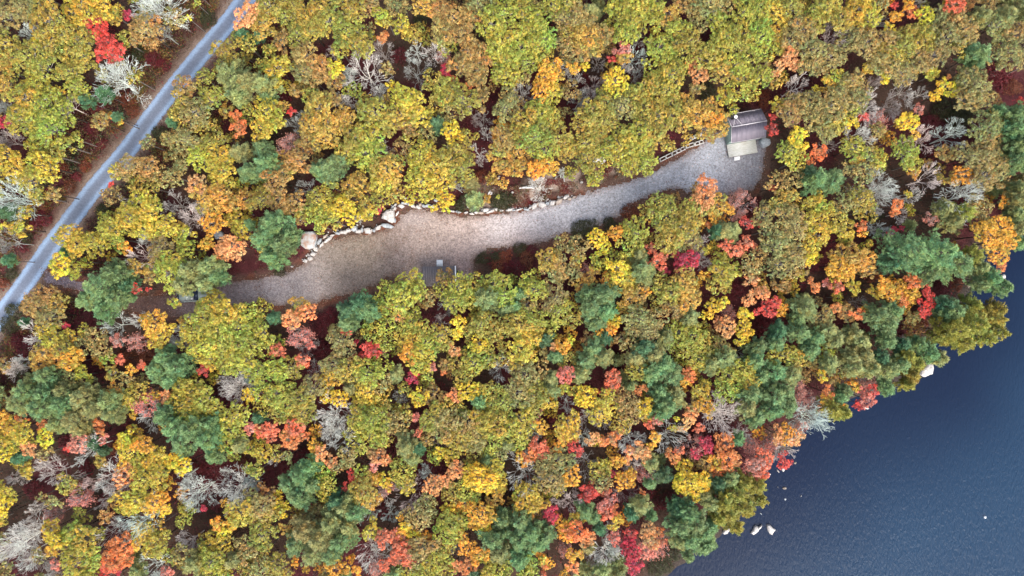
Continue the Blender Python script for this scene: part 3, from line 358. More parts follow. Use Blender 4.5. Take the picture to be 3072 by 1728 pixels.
sheet('gravel_clearing', inside_c, grav_col, .012, M['gravel'], -80, 45, -8, 30, .25)
def road_col(X, Y):
    t = dist_poly(X, Y, ROADW_C, False) / (ROADW * S)
    # two wheel tracks swept pale, darker crown and edges
    tr = np.exp(-((t - .62) / .24) ** 2)
    c = lin(118, 124, 138) + (lin(150, 170, 194) - lin(118, 124, 138)) * tr[..., None]
    n = vnoise(X, Y, 1.2, 41) * .5 + vnoise(X, Y, .4, 42) * .5
    c = c * (.94 + .12 * n[..., None])
    e = sstep(.86, 1.0, t + (n - .5) * .3)
    return (c + (np.array((.30, .22, .19)) - c) * (e * .6)[..., None]) * np.array((.74, .77, .80))
inside_r = lambda X, Y: dist_poly(X, Y, ROADW_C, False) < ROADW * S - vnoise(X, Y, .8, 43) * .16
sheet('gravel_road', inside_r, road_col, .020, M['roadmat'], -88, -34, -22, 48, .2)

# water
m, nt, b, out = mat_new('lake_water'); M['water'] = m
b.inputs['Roughness'].default_value = .18; b.inputs['IOR'].default_value = 1.333; b.inputs['Specular IOR Level'].default_value = .12
tc = nt.nodes.new('ShaderNodeTexCoord')
mp = nt.nodes.new('ShaderNodeMapping'); mp.inputs['Rotation'].default_value = (0, 0, R_(20)); mp.inputs['Scale'].default_value = (2.1, .75, 1)
nt.links.new(tc.outputs['Object'], mp.inputs[0])
nz = nt.nodes.new('ShaderNodeTexNoise'); nz.inputs['Scale'].default_value = 1.5; nz.inputs['Detail'].default_value = 3; nz.inputs['Distortion'].default_value = .6
nt.links.new(mp.outputs[0], nz.inputs['Vector'])
nz2 = nt.nodes.new('ShaderNodeTexNoise'); nz2.inputs['Scale'].default_value = .035; nz2.inputs['Detail'].default_value = 4
nt.links.new(tc.outputs['Object'], nz2.inputs['Vector'])
# ripple strength: wind reaches the open water more than the lee of the trees
atw = nt.nodes.new('ShaderNodeAttribute'); atw.attribute_name = 'col'
sep = nt.nodes.new('ShaderNodeSeparateColor'); nt.links.new(atw.outputs['Color'], sep.inputs[0])
bp = nt.nodes.new('ShaderNodeBump'); bp.inputs['Distance'].default_value = .13
mr = nt.nodes.new('ShaderNodeMapRange'); mr.inputs[3].default_value = .35; mr.inputs[4].default_value = 1.0
nt.links.new(sep.outputs[0], mr.inputs[0]); nt.links.new(mr.outputs[0], bp.inputs['Strength'])
nt.links.new(nz.outputs['Fac'], bp.inputs['Height']); nt.links.new(bp.outputs[0], b.inputs['Normal'])
mxw = nt.nodes.new('ShaderNodeMix'); mxw.data_type = 'RGBA'
mxw.inputs[6].default_value = (.0045, .0095, .028, 1); mxw.inputs[7].default_value = (.013, .034, .068, 1)  # sky reflection painted into the base colour: darker inshore, lighter on open water
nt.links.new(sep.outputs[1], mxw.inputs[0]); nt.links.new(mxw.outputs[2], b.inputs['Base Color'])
wx = np.concatenate([np.arange(10, 100, 2.0), np.linspace(100, 400, 12)]); wy = np.concatenate([np.linspace(-400, -60, 12), np.arange(-58, 60, 2.0)])
WX, WY = np.meshgrid(wx, wy, indexing='ij'); nx, ny = WX.shape; idx = np.arange(nx * ny).reshape(nx, ny)
F = np.stack([idx[:-1, :-1], idx[1:, :-1], idx[1:, 1:], idx[:-1, 1:]], -1).reshape(-1, 4)
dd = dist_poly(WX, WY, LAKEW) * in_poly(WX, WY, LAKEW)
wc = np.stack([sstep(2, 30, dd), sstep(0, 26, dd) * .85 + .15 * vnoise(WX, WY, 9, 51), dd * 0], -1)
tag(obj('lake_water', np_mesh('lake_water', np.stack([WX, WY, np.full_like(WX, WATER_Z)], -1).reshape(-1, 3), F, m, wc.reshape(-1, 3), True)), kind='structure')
# ---------------------------------------------------------------- tree builders
def unit(v): return v / np.maximum(np.linalg.norm(v, axis=-1, keepdims=True), 1e-9)

def leafy_crown(Rc, seed, dens=1.0, sparse=0.0, thin=1.0):
    """broadleaf crown, radius Rc, its underside at z=0. Returns leaves (V,F,col), limb segments and height"""
    g = np.random.default_rng(seed)
    nl = int(5 + Rc * 3.6)
    L = [(0.0, 0.0, Rc * g.uniform(.42, .5))]
    tries = 0
    while len(L) < nl and tries < 300:
        tries += 1
        a = g.uniform(0, 2 * math.pi); d = Rc * math.sqrt(g.uniform(.10, .76)); r = Rc * g.uniform(.18, .38)
        if all(math.hypot(a_x - d * math.cos(a), a_y - d * math.sin(a)) > .62 * (a_r + r) * .9 for a_x, a_y, a_r in L):
            L.append((d * math.cos(a), d * math.sin(a), r))
    hc = Rc * 1.05
    lob = []
    for x, y, r in L:
        d = math.hypot(x, y) / Rc
        lob.append((x, y, hc - r * .9 - hc * .38 * d * d + g.uniform(-.16, .14) * Rc, r))
    lob = np.array(lob)
    Cs, Ns, own = [], [], []
    for i, (x, y, z, r) in enumerate(lob):
        n = int(r * r * 54 * dens) + 5
        d = unit(g.normal(size=(n, 3))); d[:, 2] = np.where(d[:, 2] < -.3, -d[:, 2], d[:, 2])
        c = np.array((x, y, z)) + d * np.array((r, r, r * .8)) * g.uniform(.76, 1.14, (n, 1))
        keep = np.ones(n, bool)
        for j, (x2, y2, z2, r2) in enumerate(lob):
            if j != i: keep &= np.linalg.norm((c - np.array((x2, y2, z2))) / np.array((1, 1, .85)), axis=1) > r2 * .80
        keep &= g.random(n) > sparse
        Cs.append(c[keep]); Ns.append(d[keep]); own.append(np.full(keep.sum(), i))
    C = np.vstack(Cs); N = np.vstack(Ns); own = np.concatenate(own); m = len(C)
    k = 15
    cv = g.uniform(.55, 1.42, m); ch = g.normal(0, 1, m)
    lobv = g.uniform(.84, 1.14, len(lob))[own]; ch = ch * .075 + g.normal(0, .07, len(lob))[own]
    cc = np.repeat(C, k, 0) + unit(g.normal(size=(m * k, 3))) * (g.random((m * k, 1)) ** .5) * .19 * thin
    off = cc - np.repeat(C, k, 0)
    nn = np.repeat(N, k, 0) * .6 + off * 2.2 + np.array((0, 0, .75)) + g.normal(size=(m * k, 3)) * .42
    v = np.repeat(cv * lobv, k) * g.uniform(.66, 1.3, m * k) * np.where(g.random(m * k) < .12, 1.4, 1.0); hh = np.repeat(ch, k) + g.normal(0, .08, m * k)
    col = np.stack([v * (1 + hh), v * (1 - hh * .5), v * (1 - hh * 1.2)], 1)
    V, F, Cc = leaves(cc, nn, g.uniform(.10, .185, m * k), g.uniform(.07, .12, m * k), col)
    segs = []
    for x, y, z, r in lob:
        p0 = (0, 0, -.1); p1 = (x * .55, y * .55, z * .55); p2 = (x, y, z)
        segs.append(list(p0) + list(p1) + [.022 * Rc + .02, .014 * Rc + .012]); segs.append(list(p1) + list(p2) + [.014 * Rc + .012, .02])
    for i in g.choice(m, max(4, m // 5), replace=False):
        o = lob[own[i]][:3]; e = o + (C[i] - o) * g.uniform(1.02, 1.22)
        mid = o + (e - o) * .5 + g.normal(size=3) * .06
        segs.append(list(o) + list(mid) + [.022, .018]); segs.append(list(mid) + list(e) + [.018, .010])
    return (V, F, Cc), segs, hc

def pine_crown(Rc, seed, spiky=False):
    """white pine: whorls of limbs carrying flat sprays of needle tufts"""
    g = np.random.default_rng(seed); hc = Rc * (1.9 if not spiky else 2.1)
    T, D, CV = [], [], []; segs = [[0, 0, 0, 0, 0, hc * .97, .05 * Rc, .02]]
    nw = int(5 + Rc * 1.7)
    for w in range(nw):
        t = w / (nw - 1); z0 = hc * (.05 + .88 * t)
        rl = Rc * (1 - t) ** .62 * (.98 if w else .85) + .12
        nb = 6 if rl > .8 else 5
        a0 = g.uniform(0, 6.28)
        for b_ in range(nb):
            a = a0 + b_ * 2 * math.pi / nb + g.normal(0, .16); ln = rl * g.uniform(.62, 1.1)
            up = .10 + .45 * t + g.normal(0, .05)
            ca, sa = math.cos(a), math.sin(a); bv = g.uniform(.72, 1.2); hv = g.normal(0, .07)
            end = np.array((ca * ln, sa * ln, z0 + up * ln)); st = np.array((0, 0, z0))
            segs.append(list(st) + list(end) + [.02 + .012 * ln, .012])
            n = int(4 + ln * (9 if not spiky else 10)); s = g.uniform(.22, 1.0, n) ** .8
            wid = (.30 if not spiky else .20) * ln * np.sin(np.clip(s, 0, 1) * math.pi * .78 + .45)
            side = g.uniform(-1, 1, n) * wid
            c = st + (end - st) * s[:, None] + np.stack([-sa * side, ca * side, g.normal(0, .05, n) + .04], 1)
            d = np.stack([ca - sa * side / max(ln, .3) * 1.6, sa + ca * side / max(ln, .3) * 1.6, np.full(n, .35)], 1)
            T.append(c); D.append(d)
            CV.append(np.stack([bv * g.uniform(.75, 1.25, n), hv + g.normal(0, .05, n)], 1))
    n = 20; T.append(np.array((0, 0, hc)) + g.normal(size=(n, 3)) * .12); D.append(unit(g.normal(size=(n, 3)) + np.array((0, 0, .6)))); CV.append(np.stack([g.uniform(.9, 1.3, n), np.zeros(n)], 1))
    T = np.vstack(T); D = unit(np.vstack(D)); CV = np.vstack(CV); k = 9; m = len(T)
    dd = unit(np.repeat(D, k, 0) + g.normal(size=(m * k, 3)) * .55)
    Ln = g.uniform(.20, .38, m * k); cc = np.repeat(T, k, 0) + dd * (Ln * .45)[:, None] + g.normal(size=(m * k, 3)) * .06
    nrm = np.cross(dd, np.cross(np.array((0, 0, 1.)) + g.normal(size=(m * k, 3)) * .25, dd))
    v = np.repeat(CV[:, 0], k) * g.uniform(.75, 1.25, m * k); hh = np.repeat(CV[:, 1], k)
    col = np.stack([v * (1 + hh * 1.6), v * (1 + hh * .2), v * (1 - hh)], 1)
    nrm = unit(nrm); vv = dd; uu = np.cross(nrm, vv); W = g.uniform(.05, .085, m * k)[:, None]; LL = Ln[:, None]
    V = np.stack([cc - vv * LL * .5, cc + uu * W * .5, cc + vv * LL * .5, cc - uu * W * .5], 1).reshape(-1, 3)
    return (V, np.arange(len(V)).reshape(-1, 4), np.repeat(col, 4, 0)), segs, hc

def bare_tree(Rc, hgt, seed, fine=1.0):
    """leafless tree: segments and twig tips; whole tree from the base"""
    g = random.Random(seed); segs = []; tips = []
    def grow(p, d, ln, r, depth):
        n = 2
        for i in range(n):
            d = (d + Vector((g.gauss(0, .13), g.gauss(0, .13), g.gauss(.03, .07)))).normalized()
            q = p + d * (ln / n); r2 = r * .86
            segs.append([*p, *q, r, r2]); p = q; r = r2
        if depth == 0: tips.append(tuple(p)); return
        k = 3 if g.random() < (.36 if depth > 1 else .3) else 2
        for j in range(k):
            ang = g.uniform(.28, .78); az_ = g.uniform(0, 6.28)
            ax_ = d.orthogonal(); ax_.rotate(Matrix.Rotation(az_, 3, d))
            nd = d.copy(); nd.rotate(Matrix.Rotation(ang, 3, ax_))
            out = Vector((p.x, p.y, 0)); 
            if out.length > .01: nd += out.normalized() * .16
            nd.z += .10; nd.normalize()
            grow(p, nd, ln * g.uniform(.66, .92), max(.012, r * g.uniform(.55, .75)), depth - 1)
    th = hgt * .42; base_r = .035 + .03 * Rc
    stems = g.choice([1, 1, 2, 3])
    for s in range(stems):
        a = g.uniform(0, 6.28); d = Vector((math.cos(a) * .12 * (stems - 1), math.sin(a) * .12 * (stems - 1), 1)).normalized()
        p = Vector((0, 0, -.1)); q = d * th
        segs.append([*p, *(q * .5), base_r, base_r * .85]); segs.append([*(q * .5), *q, base_r * .85, base_r * .7])
        nb = int((6 if stems == 1 else 4))
        for j in range(nb + 1):
            a2 = j * 6.28 / (nb + 1) + g.uniform(-.4, .4); tilt = g.uniform(.45, 1.0) if j else .12
            nd = Vector((math.cos(a2) * math.sin(tilt), math.sin(a2) * math.sin(tilt), math.cos(tilt)))
            grow(q * g.uniform(.8, 1.0), nd, Rc * g.uniform(.42, .6), base_r * .5, 5 if Rc > 1.3 else 4)
    sg = np.array(segs)
    pts = sg[:, 3:5]; rr = np.percentile(np.hypot(pts[:, 0], pts[:, 1]), 86)
    k = Rc / rr; zt = sg[:, 5].max(); kz = hgt / zt
    for c in (0, 1, 3, 4): sg[:, c] *= k
    for c in (2, 5): sg[:, c] *= kz
    sg[:, 6:8] = np.maximum(sg[:, 6:8] * .62, .0115)
    tp = np.array(tips) * np.array((k, k, kz))
    return sg, tp

def low_shrub(Rc, seed, dens=1.0):
    g = np.random.default_rng(seed); n = int(120 * Rc * Rc * dens) + 30
    a = g.uniform(0, 6.28, n); d = Rc * np.sqrt(g.random(n)); lump = 1 + .3 * np.sin(a * 3 + seed) * .5
    C = np.stack([np.cos(a) * d * lump, np.sin(a) * d * lump, .35 + .65 * (1 - (d / Rc) ** 2) * g.uniform(.5, 1.2, n)], 1)
    k = 7; m = len(C); cc = np.repeat(C, k, 0) + g.normal(size=(m * k, 3)) * .11
    v = np.repeat(g.uniform(.55, 1.3, m), k) * g.uniform(.75, 1.25, m * k); hh = np.repeat(g.normal(0, .1, m), k)
    col = np.stack([v * (1 + hh), v * (1 - hh * .4), v], 1)
    V, F, Cc = leaves(cc, np.array((0, 0, 1.)) + g.normal(size=(m * k, 3)) * .6, g.uniform(.10, .18, m * k), g.uniform(.06, .11, m * k), col)
    segs = [[0, 0, -.05, *(C[i] * .9), .02, .012] for i in g.choice(m, 10)]
    return (V, F, Cc), segs, 1.0

CLS = [.75, 1.1, 1.55, 2.1, 2.8]
def bark_col(V, c, seed, j=.18):
    g = np.random.default_rng(seed); n = len(V) // 8 + 1
    return np.repeat(np.array(c)[None] * g.uniform(1 - j, 1 + j, (n, 1)), 8, 0)[:len(V)]

lib = {}
def lib_leafy(ci, v):
    k = ('L', ci, v)
    if k not in lib:
        (V, F, C), segs, hc = leafy_crown(CLS[ci], 100 + ci * 17 + v * 3)
        TV, TF = tubes(segs, 4)
        lib[k] = (np_mesh('broadleaf_crown', V, F, M['leaf'], C), np_mesh('limbs', TV, TF, M['bark']), hc)
    return lib[k]
def lib_thin(ci, v):
    k = ('S', ci, v)
    if k not in lib:
        Rc = CLS[ci]; hg = 1.25 * Rc + 2.2
        sg, tp = bare_tree(Rc, hg, 900 + ci * 7 + v)
        g = np.random.default_rng(ci * 9 + v); n = int(90 * Rc * Rc + 60)
        C = tp[g.integers(0, len(tp), n)] + g.normal(size=(n, 3)) * .12; C = np.repeat(C, 4, 0) + g.normal(size=(n * 4, 3)) * .13
        vv = np.repeat(g.uniform(.7, 1.25, n), 4); col = np.stack([vv, vv * g.uniform(.9, 1.1, n * 4), vv], 1)
        V, F, Cc = leaves(C, np.array((0, 0, 1.)) + g.normal(size=C.shape) * .5, g.uniform(.12, .2, len(C)), g.uniform(.08, .13, len(C)), col)
        TV, TF = tubes(sg, 3)
        lib[k] = (np_mesh('sparse_crown', V, F, M['leaf'], Cc), np_mesh('bare_limbs', TV, TF, M['bare'], bark_col(TV, (.50, .44, .44), v)), hg)
    return lib[k]
def lib_pine(ci, v, spiky=False):
    k = ('Y' if spiky else 'P', ci, v)
    if k not in lib:
        Rc = ([*CLS, 4.0])[ci]
        (V, F, C), segs, hc = pine_crown(Rc, 500 + ci * 13 + v + (50 if spiky else 0), spiky)
        TV, TF = tubes(segs, 4)
        lib[k] = (np_mesh('needle_crown', V, F, M['needle'], C), np_mesh('pine_limbs', TV, TF, M['pine_bark']), hc)
    return lib[k]
def lib_bare(ci, v):
    k = ('B', ci, v)
    if k not in lib:
        Rc = CLS[ci]; hg = 2.6 + 2.3 * Rc
        sg, tp = bare_tree(Rc, hg, 300 + ci * 31 + v)
        sg[:, 6:8] = np.where(sg[:, 6:7] > .018, sg[:, 6:8] * 1.12, sg[:, 6:8]); thick = sg[:, 6] > .02
        a = tubes(sg[thick], 5); b_ = tubes(sg[~thick], 3)
        lib[k] = (np_mesh('twigs', b_[0], b_[1], M['bare'], bark_col(b_[0], (.80, .80, .79), v)), np_mesh('bare_trunk', a[0], a[1], M['bare'], bark_col(a[0], (1.05, 1.04, 1.0), v)), hg)
    return lib[k]
def lib_shrub(ci, v):
    k = ('D', ci, v)
    if k not in lib:
        (V, F, C), segs, hc = low_shrub(CLS[ci], 700 + ci * 5 + v)
        TV, TF = tubes(segs, 3)
        lib[k] = (np_mesh('shrub_leaves', V, F, M['leaf'], C), np_mesh('shrub_stems', TV, TF, M['bark']), hc)
    return lib[k]
TRUNKS = {}
def trunk_mesh(v, kind):
    k = (v, kind)
    if k not in TRUNKS:
        g = random.Random(v); z = 0; x = y = 0.0; segs = []
        for i in range(5):
            nx_, ny_ = x + g.gauss(0, .02), y + g.gauss(0, .02)
            if i == 4: nx_ = ny_ = 0.0
            segs.append([x, y, i * .2 - (.03 if i == 0 else 0), nx_, ny_, (i + 1) * .2, 1.0 - .1 * i, .9 - .1 * i]); x, y = nx_, ny_
        V, F = tubes([s[:6] + [.1 * s[6], .1 * s[7]] for s in segs], 6)
        TRUNKS[k] = (V, F)
    return TRUNKS[k]

# colour in the picture -> leaf colour; every kind of tree: name, colour, what it is called
GAIN = .74
KIND = {
 'o': ('oak_tree', (174,162,60), 'olive-gold oak'), 'g': ('oak_tree', (174,174,58), 'yellow-green oak'), 'k': ('oak_tree', (166,152,84), 'dull khaki oak'),
 'n': ('beech_tree', (180,150,78), 'brownish-orange beech'), 'a': ('beech_tree', (202,166,66), 'amber-coloured beech'),
 'y': ('birch_tree', (204,184,54), 'mustard-yellow birch'), 'd': ('birch_tree', (240,180,48), 'golden-orange birch'), 'b': ('birch_tree', (234,208,38), 'bright yellow birch'),
 'q': ('maple_tree', (244,172,104), 'peach-coloured maple'), 'O': ('maple_tree', (240,142,66), 'orange maple'), 'c': ('maple_tree', (242,128,84), 'coral-red maple'),
 'R': ('maple_tree', (228,78,62), 'scarlet maple'), 'C': ('maple_tree', (208,54,78), 'crimson maple'), 'S': ('maple_tree', (228,138,116), 'salmon-pink maple'),
 'p': ('maple_tree', (228,150,130), 'half-bare pinkish maple'), 'P': ('pine_tree', (120,152,94), 'green white pine'), 'H': ('pine_tree', (152,158,94), 'khaki-green pine'),
 'T': ('spruce_tree', (86,126,82), 'dark green spruce'), 'Y': ('pine_tree', (152,150,54), 'yellow-green spiky pine'),
 'W': ('bare_tree', (232,230,222), 'white-limbed bare tree'), 'G': ('bare_tree', (178,174,168), 'grey twiggy bare tree'),
 'D': ('shrub', (118,34,42), 'maroon shrub thicket'), 's': ('shrub', (72,74,38), 'dark olive-green shrub'), 'N': ('shrub', (140,72,42), 'rust-brown shrub')}
CAT = {'oak_tree': 'oak', 'beech_tree': 'beech', 'birch_tree': 'birch', 'maple_tree': 'maple', 'pine_tree': 'pine', 'spruce_tree': 'spruce', 'bare_tree': 'bare tree', 'shrub': 'shrub'}
GROUP = {'oak_tree': 'oaks of the forest', 'beech_tree': 'beeches of the forest', 'birch_tree': 'birches of the forest', 'maple_tree': 'maples of the forest', 'pine_tree': 'pines of the forest',
         'spruce_tree': 'spruces of the forest', 'bare_tree': 'leafless trees of the forest', 'shrub': 'shrubs of the undergrowth'}
VIV = set('bdRCcOSq'); BROAD = set('ogknaydbqOcRCS')
items = []
for ti, (tx, ty, s) in enumerate(TILES):
    for t in s.split(';'):
        a = t.split(); px = tx + float(a[0]) / 2.515625; py = ty + float(a[1]) / 2.515625; rp = float(a[2]) / 2.515625
        items.append([px, py, rp, a[3]])
# the same forest goes on a little beyond the frame
gfill = random.Random(3)
for i in range(len(items)):
    px, py, rp, k = items[i]
    if k not in BROAD and k not in 'PH': continue
    for q in ((-px, py), (px, -py), (2 * 3072 - px, py), (px, 2 * 1728 - py)):
        if (-70 < q[0] < -8 or 3080 < q[0] < 3142 or -70 < q[1] < -8 or 1736 < q[1] < 1800) and -70 < q[0] < 3142 and -70 < q[1] < 1800:
            if q[0] > 2000 and q[1] > 1650: continue
            if q[0] > 2900 and q[1] > 650: continue
            if math.hypot(q[0] - 745, q[1] + 10) < 75 or math.hypot(q[0] + 40, q[1] - 1000) < 75: continue
            items.append([q[0], q[1], rp, k])
trees = []
for px, py, rp, k in items:
    nm = KIND[k][0]; r = rp * S * .93
    if nm in ('shrub',): h = 1.1
    elif nm in ('pine_tree', 'spruce_tree'): h = 4.6 + 2.1 * r
    elif nm == 'bare_tree': h = 3.6 + 2.2 * r
    else: h = 3.9 + 1.9 * r + (.5 if k in VIV else 0) + gfill.uniform(-.4, .4)
    h = min(h, 12.5)
    zc = h * (.8 if nm != 'shrub' else .6)
    x, y, _ = P(px, py, zc)
    trees.append(dict(px=px, py=py, r=r * (1.02 if k in VIV else 1.13 if k in BROAD else 1.3 if nm == 'bare_tree' else 1.1), h=h, k=k, nm=nm, x=x, y=y, zc=zc))
# trunks stand on land: a crown hanging over the water belongs to a tree leaning out from the bank
TX = np.array([t['x'] for t in trees]); TY = np.array([t['y'] for t in trees])
inl = in_poly(TX, TY, LAKEW); dlk = dist_poly(TX, TY, LAKEW)
inc = in_poly(TX, TY, CLEARW); dcl = dist_poly(TX, TY, CLEARW); drd = dist_poly(TX, TY, ROADW_C, False)
def nearest_on(x, y, poly, closed=True):
    best = (1e9, 0, 0); n = len(poly)
    for i in range(n if closed else n - 1):
        x0, y0 = poly[i]; x1, y1 = poly[(i + 1) % n]; dx, dy = x1 - x0, y1 - y0
        t = max(0, min(1, ((x - x0) * dx + (y - y0) * dy) / (dx * dx + dy * dy))); qx, qy = x0 + t * dx, y0 + t * dy
        d = math.hypot(x - qx, y - qy)
        if d < best[0]: best = (d, qx, qy)
    return best
for i, t in enumerate(trees):
    t['bx'], t['by'] = t['x'], t['y']
    if inl[i] or dlk[i] < .6:
        d, qx, qy = nearest_on(t['x'], t['y'], LAKEW); ux, uy = (qx - t['x']) / max(d, .01), (qy - t['y']) / max(d, .01)
        if not inl[i]: ux, uy = -ux, -uy
        t['bx'], t['by'] = qx + ux * .8, qy + uy * .8
    elif t['nm'] != 'shrub' and (inc[i] or dcl[i] < .35):
        d, qx, qy = nearest_on(t['x'], t['y'], CLEARW)
        if d < 2.6:
            ux, uy = (qx - t['x']) / max(d, .01), (qy - t['y']) / max(d, .01)
            if not inc[i]: ux, uy = -ux, -uy
            t['bx'], t['by'] = qx + ux * .45, qy + uy * .45
# the canopy closes between the crowns: lower trees in most of the remaining holes
gr = np.random.default_rng(5)
fx = gr.uniform(-82, 80, 9000); fy = gr.uniform(-46, 46, 9000)
CX = np.array([t['x'] for t in trees]); CY = np.array([t['y'] for t in trees]); CRr = np.array([t['r'] for t in trees])
openk = np.array([t['k'] in 'DWGNsp' for t in trees]); okp = ~(in_poly(fx, fy, LAKEW) | in_poly(fx, fy, CLEARW) | in_poly(fx, fy, STRIP))
okp &= (dist_poly(fx, fy, CLEARW) > 1.3) & (dist_poly(fx, fy, LAKEW) > 1.2) & (dist_poly(fx, fy, ROADW_C, False) > ROADW * S + 2.4)
rs = dist_poly(fx, fy, ROADW_C, False)
placed = []
for x, y in zip(fx[okp], fy[okp]):
    d = np.hypot(CX - x, CY - y)
    if (d < CRr * .80).any() or (d[openk] < CRr[openk] * 1.0 + .5).any(): continue
    if any((x - a) ** 2 + (y - b) ** 2 < 1.3 for a, b in placed): continue
    near = [j for j in np.argsort(d)[:6] if trees[j]['k'] in 'ogknaydH']
    placed.append((x, y))
    if not near or gr.random() < .36: continue
    if x < -45 and y > 0 and dist_poly(np.array([x]), np.array([y]), ROADW_C, False)[0] < 6 and (x < -60 or y > 20 or True) and (y - 20) > (x + 62) * 1.3: continue
    k = trees[near[0]]['k']; r = gr.uniform(.9, 1.35); h = gr.uniform(2.8, 4.4)
    f = H / (H - h * .8); trees.append(dict(px=x * f / S + 1536, py=864 - y * f / S, r=r, h=h, k=k, nm=KIND[k][0], x=x, y=y, zc=h * .8, bx=x, by=y, fill=True))
print('fillers', sum('fill' in t for t in trees))
# how much of a tree shows: the 300 largest of a kind are things of their own, smaller ones go into one mass
count = {}
order = sorted(range(len(trees)), key=lambda i: -trees[i]['r'])
for i in order:
    t = trees[i]; off = t['px'] < -t['r'] / S or t['px'] > 3072 + t['r'] / S or t['py'] < -t['r'] / S or t['py'] > 1728 + t['r'] / S
    c = count.get(t['nm'], 0); t['solo'] = (c < 300) and not off and 'fill' not in t; t['off'] = off
    if t['solo']: count[t['nm']] = c + 1

masses = {}
objs_made = []
vi = 0
for i, t in enumerate(trees):
    g = random.Random(i * 7 + 1); k = t['k']; nm = t['nm']; r = t['r']; vi += 1
    ci = min(range(len(CLS)), key=lambda q: abs(math.log(CLS[q] / r))); 
    if k in BROAD: crown, limbs, ch = lib_leafy(ci, g.randrange(5 if ci < 4 else 4)); cr = CLS[ci]
    elif k == 'p': crown, limbs, ch = lib_thin(ci, g.randrange(3)); cr = CLS[ci]
    elif nm in ('pine_tree', 'spruce_tree'):
        c2 = 5 if r > 3.4 else ci; sp = (k == 'Y'); crown, limbs, ch = lib_pine(c2, g.randrange(3), sp); cr = ([*CLS, 4.0])[c2]
    elif nm == 'bare_tree': crown, limbs, ch = lib_bare(ci, g.randrange(4)); cr = CLS[ci]
    else: crown, limbs, ch = lib_shrub(min(ci, 3), g.randrange(3)); cr = CLS[min(ci, 3)]
    s = r / cr; ch = ch * s; rz = g.uniform(0, 6.28)
    if k == 'p' or nm in ('bare_tree', 'shrub'): zb = 0.0; s_z = (t['h'] / ch if nm != 'shrub' else 1.0); 
    else: zb = max(.6, t['h'] - ch); s_z = 1.0
    s_z = max(.6, min(1.5, s_z))
    base = lin(*KIND[k][1]) * (.84 if nm in ('pine_tree', 'spruce_tree') else GAIN)
    lum = float(base @ np.array((.3, .6, .1))); base = lum + (base - lum) * (.90 if k in 'ORcCST' else .94)
    if nm == 'bare_tree': base = lin(*KIND[k][1]) * .95
    v = g.uniform(.9, 1.1); hj = g.gauss(0, .045)
    colr = (min(1, base[0] * v * (1 + hj)), min(1, base[1] * v * (1 - hj)), min(1, base[2] * v * (1 - hj)), 1.0)
    lean = Vector((t['x'] - t['bx'], t['y'] - t['by'], 0))
    top = Vector((0, 0, t['zc'] if zb else t['h'] * .8))
    q = Vector((0, 0, 1)).rotation_difference(Vector((lean.x, lean.y, top.z)).normalized()) if lean.length > .05 else None
    if t['solo']:
        o = empty(nm, (t['bx'], t['by'], 0.0)); 
        if q is not None: o.rotation_mode = 'QUATERNION'; o.rotation_quaternion = q
        t['o'] = o
        part = 'crown' if nm != 'shrub' else 'foliage'
        if nm == 'bare_tree': part = 'twigs'
        c = obj(part, crown, o); c.location = (0, 0, zb); ex = g.uniform(.86, 1.16); c.scale = (s * ex, s / ex, s * s_z); c.rotation_euler = (0, 0, rz); c.color = colr
        l = obj('limbs' if nm not in ('bare_tree', 'shrub') else ('trunk' if nm == 'bare_tree' else 'stems'), limbs, o)
        l.location = (0, 0, zb); l.scale = c.scale; l.rotation_euler = (0, 0, rz); l.color = colr if nm == 'bare_tree' else (1, 1, 1, 1)
        if zb:
            mk = ('pine_bark' if nm in ('pine_tree', 'spruce_tree') else 'trunk_bark'); kk = ('trunkmesh', mk, g.randrange(4))
            if kk not in lib: lib[kk] = np_mesh('trunk', *trunk_mesh(kk[2], mk), M[mk])
            tr = obj('trunk', lib[kk], o); rr = (.035 + .035 * r) / .1; tr.scale = (rr, rr, zb + .15)
    else:
        L = q.to_matrix() if q is not None else Matrix.Identity(3)
        masses.setdefault(nm, []).append((crown, limbs, t, zb, s, s_z, rz, colr, L))

# the smaller trees of a kind, one mass each: real crowns and trunks joined
cache = {}
def mesh_np(me):
    if me.name not in cache:
        n = len(me.vertices); V = np.empty(n * 3, np.float32); me.vertices.foreach_get('co', V)
        F = np.empty(len(me.loops), np.int32); me.loops.foreach_get('vertex_index', F)
        a = me.color_attributes.get('col'); C = np.ones(n * 4, np.float32)
        if a: a.data.foreach_get('color', C)
        cache[me.name] = (V.reshape(-1, 3), F.reshape(-1, 4), C.reshape(-1, 4)[:, :3])
    return cache[me.name]
MASS_LABEL = {'oak_tree': ('small_oaks', 'many small olive-green oak crowns filling in between the larger oaks', 'oaks'), 'beech_tree': ('small_beeches', 'small amber beech crowns along the rim of the forest', 'beeches'),
              'birch_tree': ('small_birches', 'small yellow birch crowns filling in between larger trees', 'birches'), 'maple_tree': ('small_maples', 'small orange maple crowns along the rim of the forest', 'maples'),
              'pine_tree': ('small_pines', 'small green pine crowns along the rim of the forest', 'pines')}
